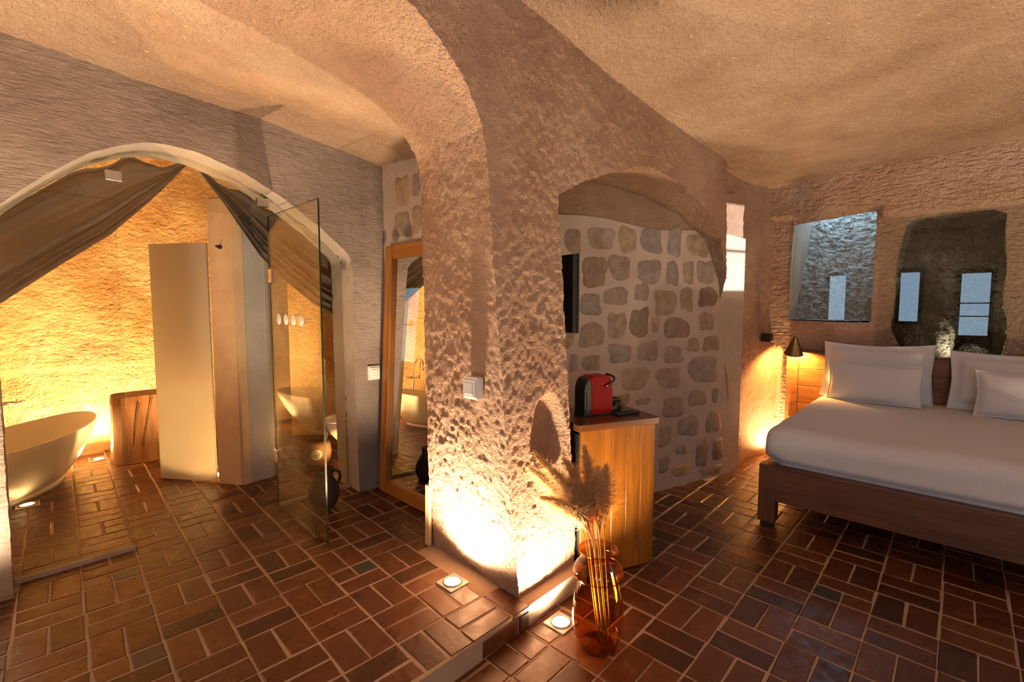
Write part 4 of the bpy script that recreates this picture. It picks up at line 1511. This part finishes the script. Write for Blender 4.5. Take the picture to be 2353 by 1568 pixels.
def pampas(base, neck, tip, label_k, seed, n=2300, spread=0.125):
    rr = random.Random(seed)
    b, q, t = Vector(base), Vector(neck), Vector(tip)
    ctl = q + (q - b).normalized() * 0.20 + Vector((0, 0, 0.02))

    def curve(u):
        return q * (1 - u) ** 2 + ctl * 2 * u * (1 - u) + t * u * u
    pts = [b, b.lerp(q, 0.5)] + [curve(u) for u in np.linspace(0, 1, 12)]
    root = link('pampas_stem', tube_me('pampas_stem', pts, [0.0024] * 11 + [0.0018, 0.0014, 0.0008], 6), M['stalk'])
    tag(root, f'dry feathery pampas stem in the amber vase, {label_k}', 'dried grass', 'pampas stems in the amber vase')
    vs, fs = [], []
    u0 = 0.22
    for k in range(n):
        u = u0 + (1 - u0) * rr.random() ** 0.9
        p = curve(u)
        d = (curve(min(u + 0.05, 1.0)) - curve(u - 0.05)).normalized()
        w = (u - u0) / (1 - u0)
        ln = (0.050 + 0.050 * (1 - w)) * rr.uniform(0.6, 1.15)
        side = Vector((rr.gauss(0, 1), rr.gauss(0, 1), rr.gauss(0, 1)))
        side = (side - d * side.dot(d)).normalized()
        env = (0.20 + 0.80 * min(1, w * 3)) * (1 - w) ** 0.6 + 0.06
        rs = rr.uniform(0.1, 1.1)
        e1 = p + d * ln * 0.65 + side * spread * 0.40 * rs * env
        e2 = p + d * ln * 1.0 + side * spread * rs * env + Vector((rr.uniform(-.006, .006), rr.uniform(-.006, .006), -0.026 * rr.random()))
        nrm = d.cross(side).normalized() * 0.0009
        k0 = len(vs)
        vs += [p - nrm, p + nrm, e1 + nrm * 1.2, e1 - nrm * 1.2, e2]
        fs += [(k0, k0 + 1, k0 + 2, k0 + 3), (k0 + 3, k0 + 2, k0 + 4)]
    me = bpy.data.meshes.new('plume')
    me.from_pydata(vs, [], fs)
    pl = link('plume', me, M['grass'], root)
    pl['kind'] = 'stuff'


RX, RY = math.sin(CAM_A), -math.cos(CAM_A)


def vase_pt(s_, f_, zz):
    return (VX + RX * s_ - RY * f_, VY + RY * s_ + RX * f_, zz)


# tip (sideways, depth, height) and where the stem passes the neck; the feet keep the same order, so no two stems cross
for k, (s_, f_, zt, ns, nf) in enumerate([(-0.285, 0.00, 0.79, -0.048, 0.004), (-0.255, 0.09, 0.82, -0.036, 0.030), (-0.205, -0.05, 0.80, -0.038, -0.024), (-0.130, 0.10, 0.79, -0.014, 0.042),
                                          (-0.055, 0.05, 0.86, 0.004, 0.022), (-0.020, -0.06, 0.80, 0.004, -0.036), (0.030, 0.02, 0.78, 0.028, -0.004), (-0.235, -0.08, 0.70, -0.022, -0.040), (-0.110, -0.02, 0.74, -0.014, -0.008)]):
    pampas(vase_pt(ns * 0.7 + 0.040, nf * 0.7, 0.014), vase_pt(ns, nf, 0.425), vase_pt(s_, f_, zt),
           'leaning towards the rock pillar' if s_ < -0.16 else 'rising upright' if s_ < -0.04 else 'leaning towards the pine cabinet', 50 + k)

# ==================================================================== BED
BX0, BX1, BY1, BY0 = 3.465, 5.33, 0.955, -0.90
bed = empty('bed', (0, 0, 0), label='low dark walnut bed frame with a plank headboard', cat='bed')
box('foot_rail', (BX0 + 0.008, BY0, 0.185), (BX0 + 0.07, BY1 - 0.10, 0.430), M['bed_wood'], bed, 0.005)
for yy in (BY1 - 0.105, BY0 + 0.0):
    lg = box('leg', (BX0, yy, 0.03), (BX0 + 0.105, yy + 0.105, 0.430), M['bed_wood_z'], bed, 0.006)
    box('foot_pad', (BX0 + 0.015, yy + 0.015, 0.0), (BX0 + 0.09, yy + 0.09, 0.032), M['black'], lg, 0.003)
box('side_rail', (BX0 + 0.10, BY1 - 0.06, 0.20), (BX1, BY1 - 0.01, 0.425), M['bed_wood_z'], bed, 0.005)
box('side_rail', (BX0 + 0.10, BY0 + 0.01, 0.20), (BX1, BY0 + 0.06, 0.425), M['bed_wood_z'], bed, 0.005)
box('slat_base', (BX0 + 0.07, BY0 + 0.06, 0.27), (BX1, BY1 - 0.06, 0.31), M['bed_wood'], bed)
for yy in (BY1 - 0.12, BY0 + 0.02):
    box('leg', (BX1 - 0.12, yy, 0.0), (BX1 - 0.02, yy + 0.10, 0.26), M['bed_wood_z'], bed, 0.005)
hb = box('headboard', (BX1 + 0.035, -1.25, 0.10), (BX1 + 0.062, 1.235, 1.06), M['head_wood'], bed, 0.004)
for k in range(5):
    z0 = 0.22 + k * 0.17
    box('board', (BX1 + 0.012, -1.14, z0), (BX1 + 0.038, 1.145, z0 + 0.167), M['head_wood'], hb, 0.004)
for yy in (1.145, 0.04, -1.25):
    box('stile', (BX1, yy, 0.08), (BX1 + 0.064, yy + 0.105, 1.075), M['head_wood'], hb, 0.005)
box('cap_rail', (BX1 - 0.004, -1.25, 1.06), (BX1 + 0.066, 1.25, 1.082), M['bed_wood'], hb, 0.004)

# mattress under a fitted ribbed sheet
def mattress_me(lo, hi, r, nx=70, ny=70, nz=18):
    vs, idx, fs = [], {}, []

    def put(p):
        k = tuple(round(c, 5) for c in p)
        if k not in idx:
            idx[k] = len(vs)
            vs.append(p)
        return idx[k]
    s = [b - a for a, b in zip(lo, hi)]

    def face(ax, val, na, nb):
        o = [a for a in range(3) if a != ax]
        for i in range(na):
            for j in range(nb):
                q4 = []
                for di, dj in ((0, 0), (1, 0), (1, 1), (0, 1)):
                    p = [0, 0, 0]
                    p[ax] = val
                    p[o[0]] = (i + di) / na
                    p[o[1]] = (j + dj) / nb
                    q4.append(put(tuple(p)))
                fs.append(q4)
    for v_ in (0, 1):
        face(0, v_, ny, nz)
        face(1, v_, nx, nz)
        face(2, v_, nx, ny)
    P = np.array(vs)
    Q = np.array(lo) + P * np.array(s)
    lo_, hi_ = np.array(lo) + r, np.array(hi) - r
    core = np.clip(Q, lo_, hi_)
    d = Q - core
    ln = np.linalg.norm(d, axis=1, keepdims=True)
    mx = np.abs(d / np.array(r)).max(1, keepdims=True)
    out = core + np.where(ln > 1e-9, d / np.maximum(np.linalg.norm(d / np.array(r), axis=1, keepdims=True), 1e-9) * mx, 0)
    # soft sag and ripples of the cloth
    top = P[:, 2]
    side = sstep(0.5, 1.0, np.abs(out[:, 2] - (lo[2] + hi[2]) / 2) / (s[2] / 2))
    out[:, 2] += 0.012 * vnoise(out * np.array([2.4, 2.4, 0.1]), 5) * top
    out[:, 2] += 0.003 * vnoise(out * np.array([4, 14, 1]), 9) * top
    wf_ = sstep(0.0, 1.0, 1 - (out[:, 0] - lo[0]) / 0.16)
    zn = np.clip((out[:, 2] - lo[2]) / s[2], 0, 1)
    out[:, 0] += wf_ * (0.010 * vnoise(out * np.array([1, 2.2, 6]), 8) + 0.004 * np.sin(out[:, 2] * 38 + out[:, 1] * 2.2) - 0.018 * np.sin(zn * PI))
    low = 1 - sstep(0.432, 0.52, out[:, 2])
    out[:, 0] = np.maximum(out[:, 0], BX0 + 0.074 - 0.10 * (1 - low))
    out[:, 1] = np.minimum(out[:, 1], BY1 - 0.064 + 0.10 * (1 - low))
    out[:, 1] = np.maximum(out[:, 1], BY0 + 0.064 - 0.10 * (1 - low))
    for ys in (1, -1):                      # cut back round the two foot posts
        post = (out[:, 1] - (BY1 - 0.108)) if ys > 0 else ((BY0 + 0.108) - out[:, 1])
        m_ = (post > 0) & (out[:, 0] < BX0 + 0.108)
        out[:, 0] = np.where(m_, out[:, 0] + low * (BX0 + 0.108 - out[:, 0]), out[:, 0])
    me = mesh_np('mattress', out, np.array(fs))
    bm = bmesh.new()
    bm.from_mesh(me)
    bmesh.ops.recalc_face_normals(bm, faces=bm.faces)
    bm.to_mesh(me)
    bm.free()
    return me


mt = link('mattress', mattress_me((BX0 + 0.035, BY0 + 0.03, 0.312), (BX1 - 0.005, BY1 - 0.012, 0.685), (0.085, 0.09, 0.10)), M['sheet'])
tag(mt, 'thick mattress in a ribbed white sheet on the walnut bed', 'mattress')


def pillow(loc, w, h, t, tilt, yaw, label, seed, flange=0.05, group='white bed pillows'):
    """Stands in local y (width) and z (height), thickness along x, with a flat flange all round."""
    nu, nv = 44, 34
    u = np.linspace(-1, 1, nu)
    v = np.linspace(-1, 1, nv)
    U, V = np.meshgrid(u, v, indexing='ij')
    cu, cv = 1 - flange * 2 / w, 1 - flange * 2 / h
    a = np.clip(1 - np.abs(U / cu) ** 2.6, 0, 1) * np.clip(1 - np.abs(V / cv) ** 2.6, 0, 1)
    th = t / 2 * a ** 0.42 + 0.004
    pinch = 0.035 * (U ** 2 * V ** 2)
    Yc = U * w / 2 * (1 - 0.035 * (1 - np.abs(V)) * np.abs(U) ** 3) * (1 + pinch * 0.6)
    Zc_ = V * h / 2 * (1 - np.where(V > 0, 0.075, 0.0) * (1 - U ** 2) * np.abs(V) ** 3) * (1 + np.where(V > 0, pinch, 0) * 1.2)
    wr = 0.004 * vnoise(np.stack([U.ravel() * 4, V.ravel() * 3, np.full(U.size, seed * 3.1)], 1), seed).reshape(U.shape)
    bend = 0.018 * U * V * ((-1) ** seed)
    front = np.stack([-th + wr + bend, Yc, Zc_ + h / 2], 2).reshape(-1, 3)
    back = np.stack([th + wr + bend, Yc, Zc_ + h / 2], 2).reshape(-1, 3)
    g = grid_quads(nu, nv)
    nn = nu * nv
    qs = np.vstack([g, g[:, ::-1] + nn])
    border = [i * nv for i in range(nu)] + [(nu - 1) * nv + j for j in range(1, nv)] + [i * nv + nv - 1 for i in range(nu - 2, -1, -1)] + [j for j in range(nv - 2, 0, -1)]
    rim = [(border[k], border[(k + 1) % len(border)], border[(k + 1) % len(border)] + nn, border[k] + nn) for k in range(len(border))]
    me = mesh_np('pillow', np.vstack([front, back]), np.vstack([qs, np.array(rim)]))
    o = link('pillow', me, M['linen'], None, loc, (0, tilt, yaw))
    return tag(o, label, 'pillow', group)


MT = 0.682
pillow((5.165, 0.525, MT + 0.005), 0.78, 0.50, 0.15, 0.20, 0.0, 'large white flanged pillow leaning on the headboard by the wall lamp', 2, 0.055)
pillow((4.975, 0.515, MT + 0.005), 0.64, 0.34, 0.14, 0.24, 0.0, 'smaller white pillow in front of the large one by the wall lamp', 3, 0.012)
pillow((5.165, -0.36, MT + 0.005), 0.80, 0.47, 0.15, 0.20, 0.0, 'large white flanged pillow leaning on the headboard before the cave glass', 4, 0.055)
pillow((4.965, -0.44, MT + 0.005), 0.66, 0.34, 0.14, 0.24, 0.0, 'smaller white pillow in front of the large one before the cave glass', 5, 0.012)

# bedside shelf and lamp
bt = empty('bedside_table', (5.16, 1.09, 0), label='small wooden bedside table tucked between bed and rock wall', cat='table')
box('top', (-0.02, -0.10, 0.365), (0.155, 0.13, 0.395), M['head_wood'], bt, 0.004)
for lx, ly in ((-0.005, -0.085), (0.115, -0.085), (0.115, 0.085), (-0.005, 0.085)):
    box('leg', (lx, ly, 0), (lx + 0.03, ly + 0.03, 0.366), M['head_wood'], bt, 0.003)

lp = empty('wall_lamp', (5.18, 1.375, 1.21), label='brass swing-arm wall lamp with a cone shade lighting the headboard', cat='lamp')
box('mount', (-0.035, -0.02, -0.05), (0.035, 0.07, 0.035), M['brass_dark'], lp, 0.008)
link('knob', lathe_me('knob', [(0, -0.012), (0.014, -0.012), (0.016, 0.0), (0.012, 0.014), (0, 0.016)], 18), M['brass'], lp, (0, -0.026, -0.035), (PI / 2, 0, 0))
link('arm', tube_me('arm', [(0, -0.01, 0.0), (0, -0.035, 0.005), (0, -0.045, 0.035), (0, -0.06, 0.045), (0, -0.20, 0.044), (0, -0.222, 0.035), (0.004, -0.228, 0.01)], 0.0055, 10), M['brass'], lp)
sh = link('lamp_shade', lathe_me('lamp_shade', [(0.012, 0.0), (0.016, -0.012), (0.024, -0.03), (0.082, -0.185), (0.084, -0.187), (0.080, -0.186), (0.022, -0.03), (0.010, -0.012), (0.012, 0.0)], 36), M['brass'], lp, (0.004, -0.228, 0.016))
sh.rotation_euler = (0.12, -0.28, 0)
link('bulb', lathe_me('bulb', [(0, -0.05), (0.014, -0.055), (0.022, -0.085), (0.026, -0.105), (0.02, -0.125), (0, -0.134)], 20), emit('lamp bulb', (1.0, 0.47, 0.11), 40.0), sh)
pd = bpy.data.lights.new('wall_lamp_light', 'POINT')
pd.energy = 40.0
pd.color = (1.0, 0.47, 0.11)
pd.shadow_soft_size = 0.02
po = bpy.data.objects.new('wall_lamp_light', pd)
COL.objects.link(po)
po.parent = sh
po.location = (0, 0, -0.165)

# ==================================================================== GLASS ON THE BED WALL, BOULDER
cg = empty('cave_glass', (5.372, 0, 0), label='large frameless glass sheet closing off the dark cave behind the bed', cat='glass panel', group='glass on the bed wall')
box('pane', (-0.004, -1.25, 1.080), (0.004, 0.553, 2.292), M['pane'], cg)
ng = empty('niche_glass', (5.488, 0.93, 0), (0, 0, math.radians(5.0)), label='glass pane over the square niche lit by daylight', cat='glass panel', group='glass on the bed wall')
box('pane', (-0.004, -0.333, 1.385), (0.004, 0.333, 2.385), M['pane'], ng)


def boulder(loc, r, seed, label):
    bm = bmesh.new()
    bmesh.ops.create_icosphere(bm, subdivisions=5, radius=1)
    me = bm_mesh('boulder', bm, True)
    P = np.array([v.co for v in me.vertices])
    k = 1 + 0.22 * vnoise(P * 1.6 + seed, seed) + 0.10 * vnoise(P * 4 + seed, seed + 1) + 0.05 * vnoise(P * 11 + seed, seed + 2)
    P = P * k[:, None] * np.array(r)
    me.vertices.foreach_set('co', P.astype(np.float32).ravel())
    o = link('boulder', me, M['cave'], None, loc)
    return tag(o, label, 'boulder', 'boulders in the cave')


from mathutils.bvhtree import BVHTree
wc = bpy.data.objects['wall_cave']
cave_bvh = BVHTree.FromPolygons([v.co for v in wc.data.vertices], [p.vertices for p in wc.data.polygons])


def cave_floor(x, y):
    hit = cave_bvh.ray_cast(Vector((x, y, 1.6)), Vector((0, 0, -1)))
    return hit[0].z if hit[0] is not None else 0.95


boulder((5.88, 0.215, cave_floor(5.88, 0.20) + 0.25), (0.21, 0.185, 0.32), 3, 'tall pale boulder rising behind the cave glass')
boulder((6.08, -0.12, cave_floor(6.08, -0.12) + 0.11), (0.17, 0.12, 0.15), 6, 'low rounded boulder at the far side of the cave')
cave_lamp.location.z = cave_floor(cave_lamp.location.x, cave_lamp.location.y) + 0.012
